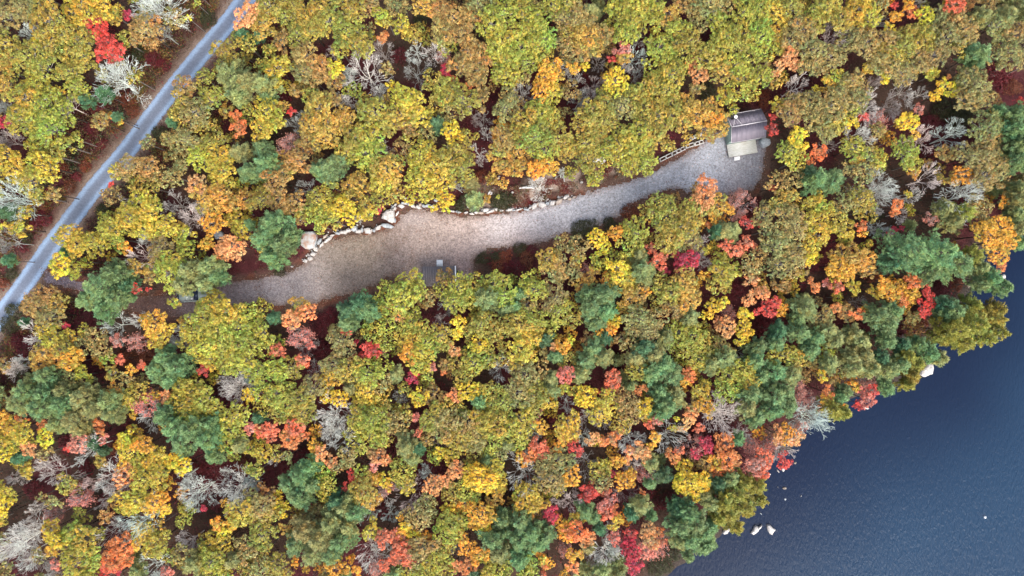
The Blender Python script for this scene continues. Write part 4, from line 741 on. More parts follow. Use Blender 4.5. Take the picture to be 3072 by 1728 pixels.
for nm, lst in masses.items():
    VV, FF, CC = [], [], []; n = 0; Vt, Ft = [], []; nt_ = 0
    for crown, limbs, t, zb, s, s_z, rz, colr, L in lst:
        V, F, C = mesh_np(crown)
        keep = np.random.default_rng(n).random(len(F)) < .27                    # fewer, larger leaves
        F = F[keep]; V = V[F.ravel()]; C = C[F.ravel()]
        cen = V.reshape(-1, 4, 3).mean(1, keepdims=True); V = (cen + (V.reshape(-1, 4, 3) - cen) * 1.65).reshape(-1, 3)
        c_, s_ = math.cos(rz), math.sin(rz)
        W = np.stack([(V[:, 0] * c_ - V[:, 1] * s_) * s, (V[:, 0] * s_ + V[:, 1] * c_) * s, V[:, 2] * s * s_z + zb], 1)
        W = W @ np.array(L).T + np.array((t['bx'], t['by'], 0))
        VV.append(W); CC.append(C * np.array(colr[:3])); FF.append(np.arange(len(W)).reshape(-1, 4) + n); n += len(W)
        rr = .05 + .05 * t['r']; ax_ = np.array(L) @ np.array((0, 0, zb + .9))
        a, b_ = tubes([[t['bx'], t['by'], -.1, t['bx'] + ax_[0], t['by'] + ax_[1], ax_[2], rr, rr * .5]], 5)
        Vt.append(a); Ft.append(b_ + nt_); nt_ += len(a)
    name, lab, cat = MASS_LABEL.get(nm, ('small_trees', 'small trees between the larger ones', 'trees'))
    mt = M['needle'] if nm == 'pine_tree' else M['leaf']
    Vt = np.vstack(Vt); Ft = np.vstack(Ft) + n
    Call = np.vstack(CC + [np.tile(np.array((.19, .165, .145)), (len(Vt), 1))])
    o = obj(name, np_mesh(name, np.vstack(VV + [Vt]), np.vstack(FF + [Ft]), mt, Call)); tag(o, lab, cat, kind='stuff')
    print('mass', nm, len(lst), 'quads', n // 4)
print('solo', count)

# ---------------------------------------------------------------- undergrowth, fallen leaves, stones on the gravel
def scatter(n, x0, x1, y0, y1, seed):
    g = np.random.default_rng(seed); return g.uniform(x0, x1, n), g.uniform(y0, y1, n), g
x, y, g = scatter(52000, -84, 84, -48, 48, 61)
okk = (dist_poly(x, y, CLEARW) * np.where(in_poly(x, y, CLEARW), -1, 1) > .2) & (dist_poly(x, y, ROADW_C, False) > ROADW * S + .1) & ~(in_poly(x, y, LAKEW))
okk &= (dist_poly(x, y, LAKEW) > .5) & ((dist_poly(x, y, STRIP) * np.where(in_poly(x, y, STRIP), -1, 1)) > .2 - 2.2 * g.random(len(x)))
okk &= vnoise(x, y, 1.3, 62) > .30
x, y = x[okk], y[okk]; m = len(x); k = 3
pal = np.array([lin(144, 34, 46), lin(116, 36, 40), lin(112, 62, 44), lin(70, 62, 34), lin(130, 74, 44), lin(56, 66, 40)]) * .62
zn = vnoise(x, y, 3.4, 63) * .7 + vnoise(x, y, 1.0, 64) * .3
pi = np.clip((zn * 9 - 1.8 + g.normal(0, .8, m)), 0, 5).astype(int)
cz = g.uniform(.08, .75, m) * (.5 + vnoise(x, y, .9, 65))
cc = np.repeat(np.stack([x, y, cz], 1), k, 0) + g.normal(size=(m * k, 3)) * .12
col = np.repeat(pal[pi], k, 0) * g.uniform(.6, 1.35, (m * k, 1))
V, F, C = leaves(cc, np.array((0, 0, 1.)) + g.normal(size=cc.shape) * .6, g.uniform(.14, .26, m * k), g.uniform(.10, .18, m * k), col)
tag(obj('undergrowth', np_mesh('undergrowth', V, F, M['leaf'], C)), 'low maroon and rust huckleberry undergrowth covering the forest floor', 'undergrowth', kind='stuff')
x, y, g = scatter(120000, -75, 42, -6, 28, 71)
i_ = in_poly(x, y, CLEARW); x, y = x[i_], y[i_]; de = dist_poly(x, y, CLEARW)
pr = .14 + .75 * sstep(1.6, 0, de) + .32 * sstep(4, -16, x) * sstep(.45, .75, vnoise(x, y, 2.2, 23) * .55 + vnoise(x, y, .6, 24) * .45)
kk = g.random(len(x)) < pr; x, y = x[kk], y[kk]; m = len(x)
pal = np.array([lin(120, 66, 48), lin(92, 58, 44), lin(176, 112, 84), lin(214, 190, 170), lin(74, 54, 48)]) * .65
V, F, C = leaves(np.stack([x, y, g.uniform(.02, .05, m)], 1), np.array((0, 0, 1.)) + g.normal(size=(m, 3)) * .25, g.uniform(.07, .19, m), g.uniform(.06, .13, m), pal[g.integers(0, 5, m)] * g.uniform(.8, 1.2, (m, 1)))
tag(obj('fallen_leaves', np_mesh('fallen_leaves', V, F, M['leaf'], C)), 'scattered brown fallen leaves lying on the gravel clearing', 'fallen leaves', kind='stuff')

# roadside scrub along the shoulders
x, y, g = scatter(130000, -86, -32, -24, 48, 81)
d = dist_poly(x, y, ROADW_C, False) - ROADW * S
kk = (d > .5 + 1.2 * vnoise(x, y, 1.5, 82)) & (d < 8) & (vnoise(x, y, 1.4, 83) * .6 + vnoise(x, y, .6, 84) * .4 > .36 - .03 * d) & (dist_poly(x, y, CLEARW) * np.where(in_poly(x, y, CLEARW), -1, 1) > .3)
x, y, d = x[kk], y[kk], d[kk]; m = len(x); k = 3
pal = np.array([lin(142, 122, 58), lin(160, 98, 56), lin(112, 116, 50), lin(104, 56, 44), lin(96, 34, 40), lin(150, 120, 84), lin(62, 78, 42)]) * .62
pi = np.clip((vnoise(x, y, 2.0, 85) * 8 - .8 + g.normal(0, 1.1, m)), 0, 6).astype(int)
cc = np.repeat(np.stack([x, y, (.15 + 1.3 * vnoise(x, y, .8, 86) ** 2) * g.uniform(.3, 1, m)], 1), k, 0) + g.normal(size=(m * k, 3)) * .12
V, F, C = leaves(cc, np.array((0, 0, 1.)) + g.normal(size=cc.shape) * .6, g.uniform(.15, .28, m * k), g.uniform(.08, .16, m * k), np.repeat(pal[pi], k, 0) * g.uniform(.55, 1.4, (m * k, 1)))
tag(obj('roadside_scrub', np_mesh('roadside_scrub', V, F, M['leaf'], C)), 'low olive and rust scrub along both shoulders of the gravel road', 'scrub', kind='stuff')
print('scrub', m)

x, y, g = scatter(26000, -10, 24, 12, 24, 91)
kk = in_poly(x, y, STRIP) & (vnoise(x, y, 1.6, 92) * .6 + vnoise(x, y, .6, 93) * .4 > .43); x, y = x[kk], y[kk]; m = len(x); k = 3
pal = np.array([lin(150, 44, 44), lin(120, 36, 44), lin(150, 84, 56), lin(178, 150, 120), lin(118, 112, 64), lin(196, 176, 160)]) * .6
pi = np.clip((vnoise(x, y, 1.7, 94) * 8 - 1.2 + g.normal(0, .9, m)), 0, 5).astype(int)
cc = np.repeat(np.stack([x, y, g.uniform(.05, .45, m)], 1), k, 0) + g.normal(size=(m * k, 3)) * .10
V, F, C = leaves(cc, np.array((0, 0, 1.)) + g.normal(size=cc.shape) * .6, g.uniform(.10, .2, m * k), g.uniform(.07, .13, m * k), np.repeat(pal[pi], k, 0) * g.uniform(.6, 1.35, (m * k, 1)))
tag(obj('bank_scrub', np_mesh('bank_scrub', V, F, M['leaf'], C)), 'low red and tan scrub on the bank above the white stone edging', 'scrub', kind='stuff')

# weeds and leaf drifts on the gravel, thickest along its rim
x, y, g = scatter(60000, -75, 42, -6, 28, 101)
i_ = in_poly(x, y, CLEARW); x, y = x[i_], y[i_]; de = dist_poly(x, y, CLEARW); pt = vnoise(x, y, 1.1, 102) * .6 + vnoise(x, y, .45, 103) * .4
cxw, cyw, _ = P(1110, 745); mid = np.exp(-(((x - cxw) / 7) ** 2 + ((y - cyw) / 3.2) ** 2))
kk = ((pt > .50) & (g.random(len(x)) < .9 * sstep(1.3, .1, de))) | ((pt > .60 - .12 * mid) & (g.random(len(x)) < .05 + .30 * mid)); x, y = x[kk], y[kk]; m = len(x); k = 3
pal = np.array([lin(116, 104, 62), lin(132, 88, 60), lin(96, 98, 56), lin(150, 118, 88)]) * .62
cc = np.repeat(np.stack([x, y, g.uniform(.03, .12, m)], 1), k, 0) + g.normal(size=(m * k, 3)) * np.array((.08, .08, .02)); cc[:, 2] = np.abs(cc[:, 2]) + .015
V, F, C = leaves(cc, np.array((0, 0, 1.)) + g.normal(size=cc.shape) * .35, g.uniform(.06, .14, m * k), g.uniform(.04, .09, m * k), np.repeat(pal[g.integers(0, 4, m)], k, 0) * g.uniform(.7, 1.3, (m * k, 1)))
tag(obj('weeds', np_mesh('weeds', V, F, M['leaf'], C)), 'low olive and brown weeds growing along the rim of the gravel clearing', 'weeds', kind='stuff')
# ---------------------------------------------------------------- rocks
def rock_mesh(pts, h, seed, mat, name='stone', bev=.16, dome=.12):
    """a rock from its outline (local metres): vertical-ish flanks, chamfered rim, uneven top"""
    g = random.Random(seed); n = len(pts); cx = sum(p[0] for p in pts) / n; cy = sum(p[1] for p in pts) / n
    # subdivide the outline once, unevenly
    q = []
    for i in range(n):
        a, b = pts[i], pts[(i + 1) % n]; q.append(a); t = g.uniform(.35, .65)
        e = math.hypot(b[0] - a[0], b[1] - a[1]) * .07
        q.append((a[0] + (b[0] - a[0]) * t + g.uniform(-e, e), a[1] + (b[1] - a[1]) * t + g.uniform(-e, e)))
    n = len(q); V = []; sz = min(1, h)
    for k, (sc_, z) in enumerate(((1.04, -.25), (1.0, h * .55), (1 - bev * .35, h * .86), (1 - bev, h), (.45, h * (1 + dome)))):
        for (x, y) in q:
            jz = g.uniform(-.08, .08) * h if k > 1 else 0
            V.append((cx + (x - cx) * sc_ * g.uniform(.985, 1.015), cy + (y - cy) * sc_ * g.uniform(.985, 1.015), z + jz))
    V.append((cx, cy, h * (1 + dome) + g.uniform(-.05, .05) * h)); Q = []; T = []
    for k in range(4):
        for i in range(n): j = (i + 1) % n; Q.append((k * n + i, k * n + j, (k + 1) * n + j, (k + 1) * n + i))
    for i in range(n): T.append((4 * n + i, 4 * n + (i + 1) % n, 5 * n))
    return np_mesh(name, V, [np.array(Q), np.array(T)], mat)

def blob(rx, ry, rot, seed, n=7):
    g = random.Random(seed); c, s = math.cos(rot), math.sin(rot); out = []
    for i in range(n):
        a = i * 2 * math.pi / n + g.uniform(-.22, .22); k = g.uniform(.82, 1.12)
        x, y = math.cos(a) * rx * k, math.sin(a) * ry * k; out.append((x * c - y * s, x * s + y * c))
    return out

def rock_at(px, py, wpx, hpx, ang, ht, seed, mat, z=0.0, name='boulder', parent=None, poly=None, n=7):
    """wpx, hpx: full size in picture pixels; ang: degrees counter-clockwise"""
    x, y, _ = P(px, py, z + ht)
    kk = random.Random(seed + 5).uniform(1.05, 1.65) if name == 'stone' else 1.0; pts = poly if poly else blob(wpx * kk * S / 2, hpx * kk * S / 2, R_(ang), seed, n if name != 'stone' else random.Random(seed).choice((4, 5, 6)))
    o = obj(name, rock_mesh(pts, ht, seed, mat, name), parent)
    if parent is not None: x -= parent.location.x; y -= parent.location.y; z -= parent.location.z
    o.location = (x, y, z); return o

def stone_wall(stones, label, cat='stone wall', group=None, seed=0, filler=0):
    cx = sum(s[0] for s in stones) / len(stones); cy = sum(s[1] for s in stones) / len(stones)
    x, y, _ = P(cx, cy); w = empty('stone_wall', (x, y, 0)); tag(w, label, cat, group)
    for i, (px, py, a, b, ang, h, mt) in enumerate(stones):
        gj = random.Random(seed * 31 + i); px += gj.uniform(-1.5, 1.5); py += gj.uniform(-1.5, 1.5); ang += gj.uniform(-14, 14)
        if gj.random() < .16: mt = 'rock_tan'
        rock_at(px, py, a, b, ang, h, seed * 100 + i, M[mt], name='stone', parent=w)
    g = random.Random(seed); path = [(s[0], s[1]) for s in stones]
    if filler:                                                   # rubble packed between and behind the big stones
        VV, QQ, TT = [], [], []; n = 0
        for i in range(filler):
            k = g.randrange(len(path) - 1); t = g.random()
            px = path[k][0] + (path[k + 1][0] - path[k][0]) * t + g.gauss(0, 4); py = path[k][1] + (path[k + 1][1] - path[k][1]) * t - abs(g.gauss(0, 7))
            r = g.uniform(.08, .22); m_ = rock_mesh(blob(r, r * g.uniform(.6, 1), g.uniform(0, 3), i, 5), r * 1.0, i, None)
            V = np.empty(len(m_.vertices) * 3, np.float32); m_.vertices.foreach_get('co', V); V = V.reshape(-1, 3)
            X, Y, _ = P(px, py); V = V + np.array((X - x, Y - y, 0))
            for p in m_.polygons:
                (QQ if len(p.vertices) == 4 else TT).append([v + n for v in p.vertices])
            VV.append(V); n += len(V); bpy.data.meshes.remove(m_)
        o = obj('rubble', np_mesh('rubble', np.vstack(VV), [np.array(QQ), np.array(TT)], M['rock']), w); o['kind'] = 'stuff'
    return w

RW, RG = 'rock', 'rock_grey'
stone_wall([(916,783,11,9,20,.35,RW),(930,776,12,8,30,.4,RW),(937,761,17,13,10,.5,RW),(945,745,17,15,60,.6,RW),(964,733,18,8,50,.5,RW),(958,723,16,6,45,.4,RG),
            (982,719,20,7,32,.5,RW),(975,709,19,6,38,.4,RG),(996,706,15,8,30,.45,RW),(1012,698,13,10,10,.5,RG),(1030,697,22,9,15,.5,RW),(1045,692,12,10,0,.55,RW),
            (1063,685,17,18,55,.65,RG),(1074,693,17,10,10,.5,RW),(1086,688,7,12,0,.5,RG),(1103,691,22,16,0,.55,RW),(1121,692,8,9,0,.4,RG),(1134,683,23,10,35,.55,RW)],
           'curved stone wall of pale boulders along the left upper rim of the gravel clearing', seed=1, filler=46)
stone_wall([(1176,621,13,6,30,.5,RG),(1185,614,14,6,25,.45,RW),(1184,623,10,7,70,.45,RW),(1202,617,18,13,-10,.6,RW),(1213,609,18,8,5,.5,RG),(1228,610,11,9,0,.5,RG),(1238,616,18,9,-35,.55,RW),
            (1254,622,14,10,-10,.5,RW),(1258,614,9,8,0,.5,RW),(1271,617,10,8,-30,.5,RG),(1283,616,20,11,3,.55,RG),(1300,619,12,7,-5,.45,RW)],
           'stone wall of light rocks right of the big triangular slab, under yellow crowns', seed=2, filler=26)
stone_wall([(1356,633,16,6,-12,.45,RW),(1374,636,14,6,-5,.45,RG),(1397,637,10,5,0,.4,RW),(1414,639,15,7,-5,.5,RW),(1430,636,16,8,10,.5,RW),(1443,637,18,7,8,.5,RW),(1458,631,16,9,14,.5,RW),(1472,634,22,6,12,.5,RW),
            (1486,628,14,9,0,.5,RW),(1504,630,17,7,8,.5,RW),(1528,628,19,8,10,.5,RW),(1540,629,12,6,0,.45,RG),(1556,628,20,5,8,.45,RW),(1578,627,14,5,5,.35,RG),(1591,622,16,7,25,.5,RW),
            (1604,617,20,13,30,.6,RW),(1615,610,14,8,35,.5,RG),(1625,614,17,13,-15,.6,RW),(1642,611,10,8,0,.4,RG),(1657,608,16,13,35,.6,RW),(1678,602,21,13,28,.65,RW),(1698,592,17,11,35,.55,RW),(1708,597,10,6,20,.4,RG),(1722,590,9,5,10,.35,RW)],
           'low white stone edging between the gravel drive and the pale leaf litter strip', seed=3, filler=80)
sl = [(1600,400),(1690,322),(1830,300),(1836,420),(1828,560),(1790,580),(1700,535),(1580,490)]
o = rock_at(1164, 647, 0, 0, 0, .7, 5, M['rock'], poly=[((x - 1722) / 6.586 * S, -(y - 442) / 6.586 * S) for x, y in sl], name='boulder')
tag(o, 'large pale triangular slab boulder standing at the bend of the stone wall', 'boulder')
o = rock_at(1161, 677, 38, 15, -12, .5, 6, M['rock_grey']); tag(o, 'long flat grey boulder lying below the big triangular slab', 'boulder')
o = rock_at(1182, 660, 12, 17, -10, .45, 7, M['rock_grey']); tag(o, 'small upright grey boulder touching the right side of the triangular slab', 'boulder')
o = rock_at(1191, 640, 5, 19, -30, .3, 8, M['timber']); tag(o, 'thin tilted slab of stone above the small grey boulder', 'boulder')
o = rock_at(922, 719, 50, 66, -8, .9, 9, M['rock_lichen'], n=10); tag(o, 'big rounded grey boulder with rust-coloured litter beside the round pine', 'boulder')
o = rock_at(655, 705, 34, 28, -20, .7, 10, M['rock_grey']); tag(o, 'grey boulder half covered by brownish crowns left of the round pine', 'boulder')
o = rock_at(1799, 478, 42, 24, -5, .8, 11, M['rock']); tag(o, 'white boulder poking out among oaks above the gravel drive', 'boulder')
o = rock_at(1745, 546, 10, 8, 0, .4, 12, M['rock']); tag(o, 'small white rock on the litter strip below the white boulder', 'rock')
o = rock_at(1306, 600, 14, 12, 0, .5, 13, M['rock_grey']); tag(o, 'small grey rock among yellow crowns above the clearing', 'rock')
o = rock_at(2298, 426, 31, 30, 0, .9, 14, M['rock_grey'], n=11); tag(o, 'round grey boulder tucked against the right end of the cabin deck', 'boulder')
o = rock_at(2179, 593, 7, 6, 0, .25, 15, M['white']); tag(o, 'tiny white block at the lower edge of the cabin forecourt', 'block')
o = rock_at(1537, 577, 8, 7, 0, .3, 151, M['rock']); tag(o, 'tiny pale rock in the red shrubs above the stone edging', 'rock')
o = rock_at(875, 800, 8, 6, 0, .25, 16, M['rock']); tag(o, 'small white rock at the foot of the round pine', 'rock')
o = rock_at(418, 52, 40, 22, -10, .7, 17, M['rock_grey']); tag(o, 'grey rock under the big bare tree left of the road top', 'rock')
# rocks along the shore, z is the lake bed there
WZ = WATER_Z
for (px, py, a, b, ang, ht, mt, lab) in [
    (2181,1592,32,16,48,.75,RW,'long white rock at the shoreline under the lowest drooping pine'),
    (2785,1112,52,34,52,.95,RW,'large white shore rock jutting into the water below the spiky pines'),
    (2710,1015,16,26,-15,.9,RW,'white rock glimpsed between dark green pines near the shore'),
    (2598,1224,22,7,-18,.55,RW,'thin white rock in the water below the pink shoreline maple'),
    (3013,829,12,14,40,.6,RW,'small white rock off the topmost point of the visible shore'),
    (2908,855,13,16,20,.6,'rock_brown','small tan rock at the shore between spiky pine and gold birch'),
    (2335,1414,14,4,-50,.45,RW,'sliver of white rock left of its pointed twin in the shallows'),
    (2350,1409,9,14,15,.5,RW,'small pointed white rock in the shallows off the red shrub'),
    (2308,1423,11,7,-10,.5,RW,'small white rock touching the shore beside the coral maple'),
    (2354,1465,13,9,0,.40,'rock_brown','small brown rock barely breaking the water, upper of two'),
    (2301,1508,10,8,10,.38,'rock_brown','small brown rock barely breaking the water close to shore'),
    (2356,1498,7,7,10,.36,RG,'tiny grey rock awash right of the small brown ones'),
    (2283,1541,10,3,-45,.4,RG,'tiny sliver of grey rock in the inlet by the spiky pine'),
    (2404,1488,3,5,-20,.38,RW,'tiny white speck of rock farthest out among the shallows'),
    (2334,1461,3,3,0,.38,RW,'tiny white dot of rock left of the upper brown rock'),
    (2386,1389,10,8,10,.36,'rock_brown','small dim rock awash off the grey bare shoreline tree')]:
    o = rock_at(px, py, a, b, ang, ht, int(px), M[mt], z=WZ - .3, name='rock'); tag(o, lab, 'rock', 'rocks along the lake shore')
A = [(2253,1602),(2265,1580),(2270,1578),(2278,1582),(2288,1576),(2286,1583),(2279,1589),(2270,1600),(2262,1606)]
o = rock_at(2268, 1590, 0, 0, 0, .62, 71, M['rock'], z=WZ - .25, name='rock', poly=[((x - 2268) * S, -(y - 1590) * S) for x, y in A]); tag(o, 'white forked rock in the lake, middle of three near the bottom', 'rock', 'rocks along the lake shore')
A = [(2302,1577),(2312,1576),(2318,1584),(2328,1590),(2325,1594),(2317,1606),(2312,1604),(2304,1588)]
o = rock_at(2314, 1590, 0, 0, 0, .62, 72, M['rock'], z=WZ - .25, name='rock', poly=[((x - 2314) * S, -(y - 1590) * S) for x, y in A]); tag(o, 'white kite-shaped rock in the lake, rightmost of three near the bottom', 'rock', 'rocks along the lake shore')
bu = empty('buoy', (*P(2954, 1551, WZ)[:2], WZ)); tag(bu, 'small white float far out on the open lake', 'buoy')
b_ = Boxes()
V, F = tubes([[0, 0, -.15, 0, 0, 0, .11, .18], [0, 0, 0, 0, 0, .15, .18, .18], [0, 0, .15, 0, 0, .26, .18, .08]], 12); b_.add(V, F); b_.tube((0, 0, .24), (0, 0, .27), .105, .09, 12); b_.build('float', M['white'], bu)
b_ = Boxes(); b_.tube((0, 0, .27), (0, 0, .42), .03, .03, 6); b_.build('ring_post', M['dark'], bu)
# pale poles lying by the shore pines
for i, (a, c, lab) in enumerate([((2721,1028), (2729,1041), 'left one of two short pale poles lying among the shore pines'), ((2738,1023), (2747,1040), 'right one of two short pale poles lying among the shore pines')]):
    p0 = P(*a, 3.2); p1 = P(*c, 3.0); x, y = (p0[0] + p1[0]) / 2, (p0[1] + p1[1]) / 2
    b_ = Boxes(); b_.tube((p0[0] - x, p0[1] - y, .1), (p1[0] - x, p1[1] - y, .1), .09, .07, 7); o = b_.build('fallen_pole', M['birch']); o.location = (x, y, 0); tag(o, lab, 'pole')

for i, (px, py, r, ang, lab) in enumerate([(1472, 575, 1.5, 60, 'white crooked dead branch on the yellow-green shrub above the stone edging'), (1600, 560, 2.1, 5, 'long white dead branch lying across red shrubs above the stone edging'),
        (1690, 524, 1.0, 100, 'short white dead branch lying in the red patch below the white boulder'), (1495, 533, 1.3, 40, 'forked white dead branch at the left end of the red shrub strip')]):
    sg, tp = bare_tree(r * .6, r * 2.0, 40 + i); sg = sg[sg[:, 6] > .0119] if len(sg) > 60 else sg
    sg[:, 6:8] *= 2.2; V, F = tubes(sg, 4); a = R_(ang); V = np.stack([V[:, 2] - r, V[:, 0], np.abs(V[:, 1]) * .45 + .35], 1)
    V = np.stack([V[:, 0] * math.cos(a) - V[:, 1] * math.sin(a), V[:, 0] * math.sin(a) + V[:, 1] * math.cos(a), V[:, 2]], 1)
    o = obj('dead_branch', np_mesh('dead_branch', V, F, M['bare'], np.full((len(V), 3), .72))); o.location = P(px, py, .5)[:2] + (0,); tag(o, lab, 'dead branch', 'dead branches by the stone edging')
# ---------------------------------------------------------------- cabin
CR = R_(9.8)
cabin = empty('cabin', (35.62, 24.65, 0), CR); tag(cabin, 'small cabin with ribbed purplish-grey metal roof and pale plank deck', 'cabin')
Lx, Ly = 5.3, 4.26; ZE, ZR = 2.7, 4.0; wl, ww = Lx / 2 - .12, Ly / 2 - .22
# walls: boards
def wall_boards(axis, a0, a1, fixed, sign, top):
    n = max(1, int(round((a1 - a0) / .3))); st = (a1 - a0) / n
    o = None
    wall = Boxes()
    if axis == 'x': wall.box(a0, a1, min(fixed, fixed - sign * .08), max(fixed, fixed - sign * .08), 0, ZE - .03)
    else:
        x0, x1 = min(fixed, fixed - sign * .08), max(fixed, fixed - sign * .08)
        wall.box(x0, x1, a0, a1, 0, ZE - .03)
        wall.add([(x0, a0, ZE - .03), (x0, a1, ZE - .03), (x0, 0, ZR - .14), (x1, a0, ZE - .03), (x1, a1, ZE - .03), (x1, 0, ZR - .14)], [(0, 1, 4, 3), (1, 2, 5, 4), (2, 0, 3, 5)], [(0, 2, 1), (3, 4, 5)])
    w = wall.build('wall', M['siding'], cabin)
    for i in range(n):
        b_ = Boxes(); s0, s1 = a0 + i * st + .006, a0 + (i + 1) * st - .006; f0, f1 = sorted((fixed + sign * .003, fixed + sign * .028))
        if axis == 'x': b_.box(s0, s1, f0, f1, .1, ZE - .06)
        else:
            zt = ZE - .06 + (ZR - ZE) * (1 - max(abs(s0), abs(s1)) / (Ly / 2)) * .93
            b_.box(f0, f1, s0, s1, .1, zt)
        b_.build('board', M['siding'], w)
    return w
wall_boards('y', -ww, ww, -wl, -1, 1); wall_boards('y', -ww, ww, wl, 1, 1); wall_boards('x', -wl + .09, wl - .09, ww, 1, 0)
front = wall_boards('x', -wl + .09, wl - .09, -ww, -1, 0)
b_ = Boxes(); b_.box(-.45, .45, -ww - .075, -ww - .03, .48, 2.45); dr_ = b_.build('door', M['wood'], cabin)
b_ = Boxes(); b_.tube((.33, -ww - .075, 1.4), (.33, -ww - .13, 1.4), .03, .03, 8); b_.build('handle', M['dark'], dr_)
def window(x, y, w, h, z, onx, sg):
    b_ = Boxes(); t = .06
    def bx(a0, a1, z0, z1, d0, d1):
        d0, d1 = sorted((d0, d1))
        if onx: b_.box(a0, a1, y + d0, y + d1, z0, z1)
        else: b_.box(x + d0, x + d1, a0, a1, z0, z1)
    c = x if onx else y
    for a in ((c - w / 2 - t, c - w / 2), (c + w / 2, c + w / 2 + t), (c - .02, c + .02)): bx(a[0], a[1], z, z + h, sg * .03, sg * .07)
    bx(c - w / 2 - t, c + w / 2 + t, z + h, z + h + t, sg * .03, sg * .07); bx(c - w / 2 - t, c + w / 2 + t, z - t, z, sg * .03, sg * .08)
    f = b_.build('window', M['trim'], cabin)
    b_ = Boxes(); bx(c - w / 2, c + w / 2, z, z + h, sg * .03, sg * .045); b_.build('pane', M['glass'], f)
window(-1.5, -ww, .8, .8, 1.2, True, -1); window(1.5, -ww, .8, .8, 1.2, True, -1); window(-wl, .2, .7, .8, 1.3, False, -1)
# roof: two slopes of seven ribbed sheets each, ridge cap, eave and verge trims
def roof_slope(sgn):
    W = Lx / 7; sl_ = []
    for i in range(7):
        x0 = -Lx / 2 + i * W + .004; x1 = x0 + W - .008; ribs = 3; V = []; prof = []
        for r in range(ribs):
            a = x0 + (x1 - x0) * r / ribs; b = x0 + (x1 - x0) * (r + 1) / ribs; d = b - a
            prof += [(a, 0), (a + d * .55, 0), (a + d * .68, .055), (a + d * .87, .055)]
        prof.append((x1, 0)); dz = .003 * (i % 2)
        for (yy, zz) in ((0.02, ZR), (Ly / 2, ZE)):
            for x, e in prof: V.append((x, sgn * yy, zz + e + dz))
        for (yy, zz) in ((0.02, ZR), (Ly / 2, ZE)):
            for x, e in prof: V.append((x, sgn * yy, zz - .05))
        n = len(prof); Q = []
        for j in range(n - 1): Q += [(j, j + 1, n + j + 1, n + j), (2 * n + j, 3 * n + j, 3 * n + j + 1, 2 * n + j + 1), (n + j, n + j + 1, 3 * n + j + 1, 3 * n + j), (j, 2 * n + j, 2 * n + j + 1, j + 1)]
        Q += [(0, n, 3 * n, 2 * n), (n - 1, 3 * n - 1, 4 * n - 1, 2 * n - 1)]
        o = obj('roof_panel', np_mesh('roof_panel', V, np.array(Q), M['metal_roof']), cabin)
roof_slope(1); roof_slope(-1)
b_ = Boxes(); b_.tube((-Lx / 2 - .02, 0, ZR + .035), (Lx / 2 + .02, 0, ZR + .035), .075, .075, 6); b_.build('ridge_cap', M['trim'], cabin)
for sg in (1, -1):
    b_ = Boxes(); b_.box(-Lx / 2, Lx / 2, min(sg * (Ly / 2 + .004), sg * (Ly / 2 + .075)), max(sg * (Ly / 2 + .004), sg * (Ly / 2 + .075)), ZE - .12, ZE + .075); b_.build('eave_trim', M['trim'], cabin)
for sx in (-1, 1):
    for sg in (1, -1):
        x0, x1 = sorted((sx * (Lx / 2 + .003), sx * (Lx / 2 + .055))); V = []
        for x in (x0, x1):
            for (yy, zz) in ((0, ZR + .07), (Ly / 2 + .07, ZE + .07), (Ly / 2 + .07, ZE - .1), (0, ZR - .1)): V.append((x, sg * yy, zz))
        obj('verge_trim', np_mesh('verge_trim', V, np.array([(0, 1, 2, 3), (4, 7, 6, 5), (0, 4, 5, 1), (1, 5, 6, 2), (2, 6, 7, 3), (3, 7, 4, 0)]), M['trim'] if sx < 0 else M['metal_roof']), cabin)
# chimney pipe with round white cap and two stays down to the ridge
cz = Matrix.Rotation(-CR, 3, 'Z') @ (Vector(P(2197.6, 357, 3.3)) - Vector((35.62, 24.65, 0)))
b_ = Boxes(); b_.tube((cz.x, cz.y, 3.1), (cz.x, cz.y, 4.75), .085, .085, 12); pipe = b_.build('chimney_pipe', M['dark'], cabin)
b_ = Boxes(); V, F = tubes([[cz.x, cz.y, 4.72, cz.x, cz.y, 4.86, .27, .22], [cz.x, cz.y, 4.86, cz.x, cz.y, 4.95, .22, .08]], 14); b_.add(V, F); b_.tube((cz.x, cz.y, 4.70), (cz.x, cz.y, 4.725), .27, .27, 14); b_.tube((cz.x, cz.y, 4.95), (cz.x, cz.y, 4.96), .08, .06, 14); b_.build('chimney_cap', M['white'], pipe)
b_ = Boxes(); b_.tube((cz.x, cz.y, 3.24), (cz.x, cz.y, 3.44), .24, .13, 12); b_.build('flashing', M['dark'], pipe)
for dx in (-.35, 1.0):
    b_ = Boxes(); b_.tube((cz.x, cz.y, 4.5), (cz.x + dx, .03, ZR + .09), .028, .028, 6); b_.build('stay', M['trim'], cabin)
# deck with planks, step
dx0, dx1, dy1 = -wl - .05, 1.95, -ww - .03; dy0 = dy1 - 2.0
b_ = Boxes()
for x in (dx0 + .05, (dx0 + dx1) / 2, dx1 - .15):
    b_.box(x, x + .1, dy0 + .03, dy1 - .03, .1, .40)
b_.box(dx0 + .02, dx1 - .02, dy0 - .001, dy0 + .028, .12, .40)
dk = b_.build('deck_frame', M['wood'], cabin)
npk = 13
for i in range(npk):
    y0 = dy0 + (dy1 - dy0) * i / npk + .008; y1 = dy0 + (dy1 - dy0) * (i + 1) / npk - .008
    b_ = Boxes(); e = rnd.uniform(0, .03); b_.box(dx0 - e, dx1 + rnd.uniform(0, .03), y0, y1, .402, .44 + rnd.uniform(0, .006)); b_.build('plank', M['deck'], cabin)
b_ = Boxes(); b_.box(-1.72, -.82, dy0 - .32, dy0 - .06, .12, .26); b_.box(-1.72, -.82, dy0 - .60, dy0 - .34, .03, .13); b_.build('step', M['white'], cabin)
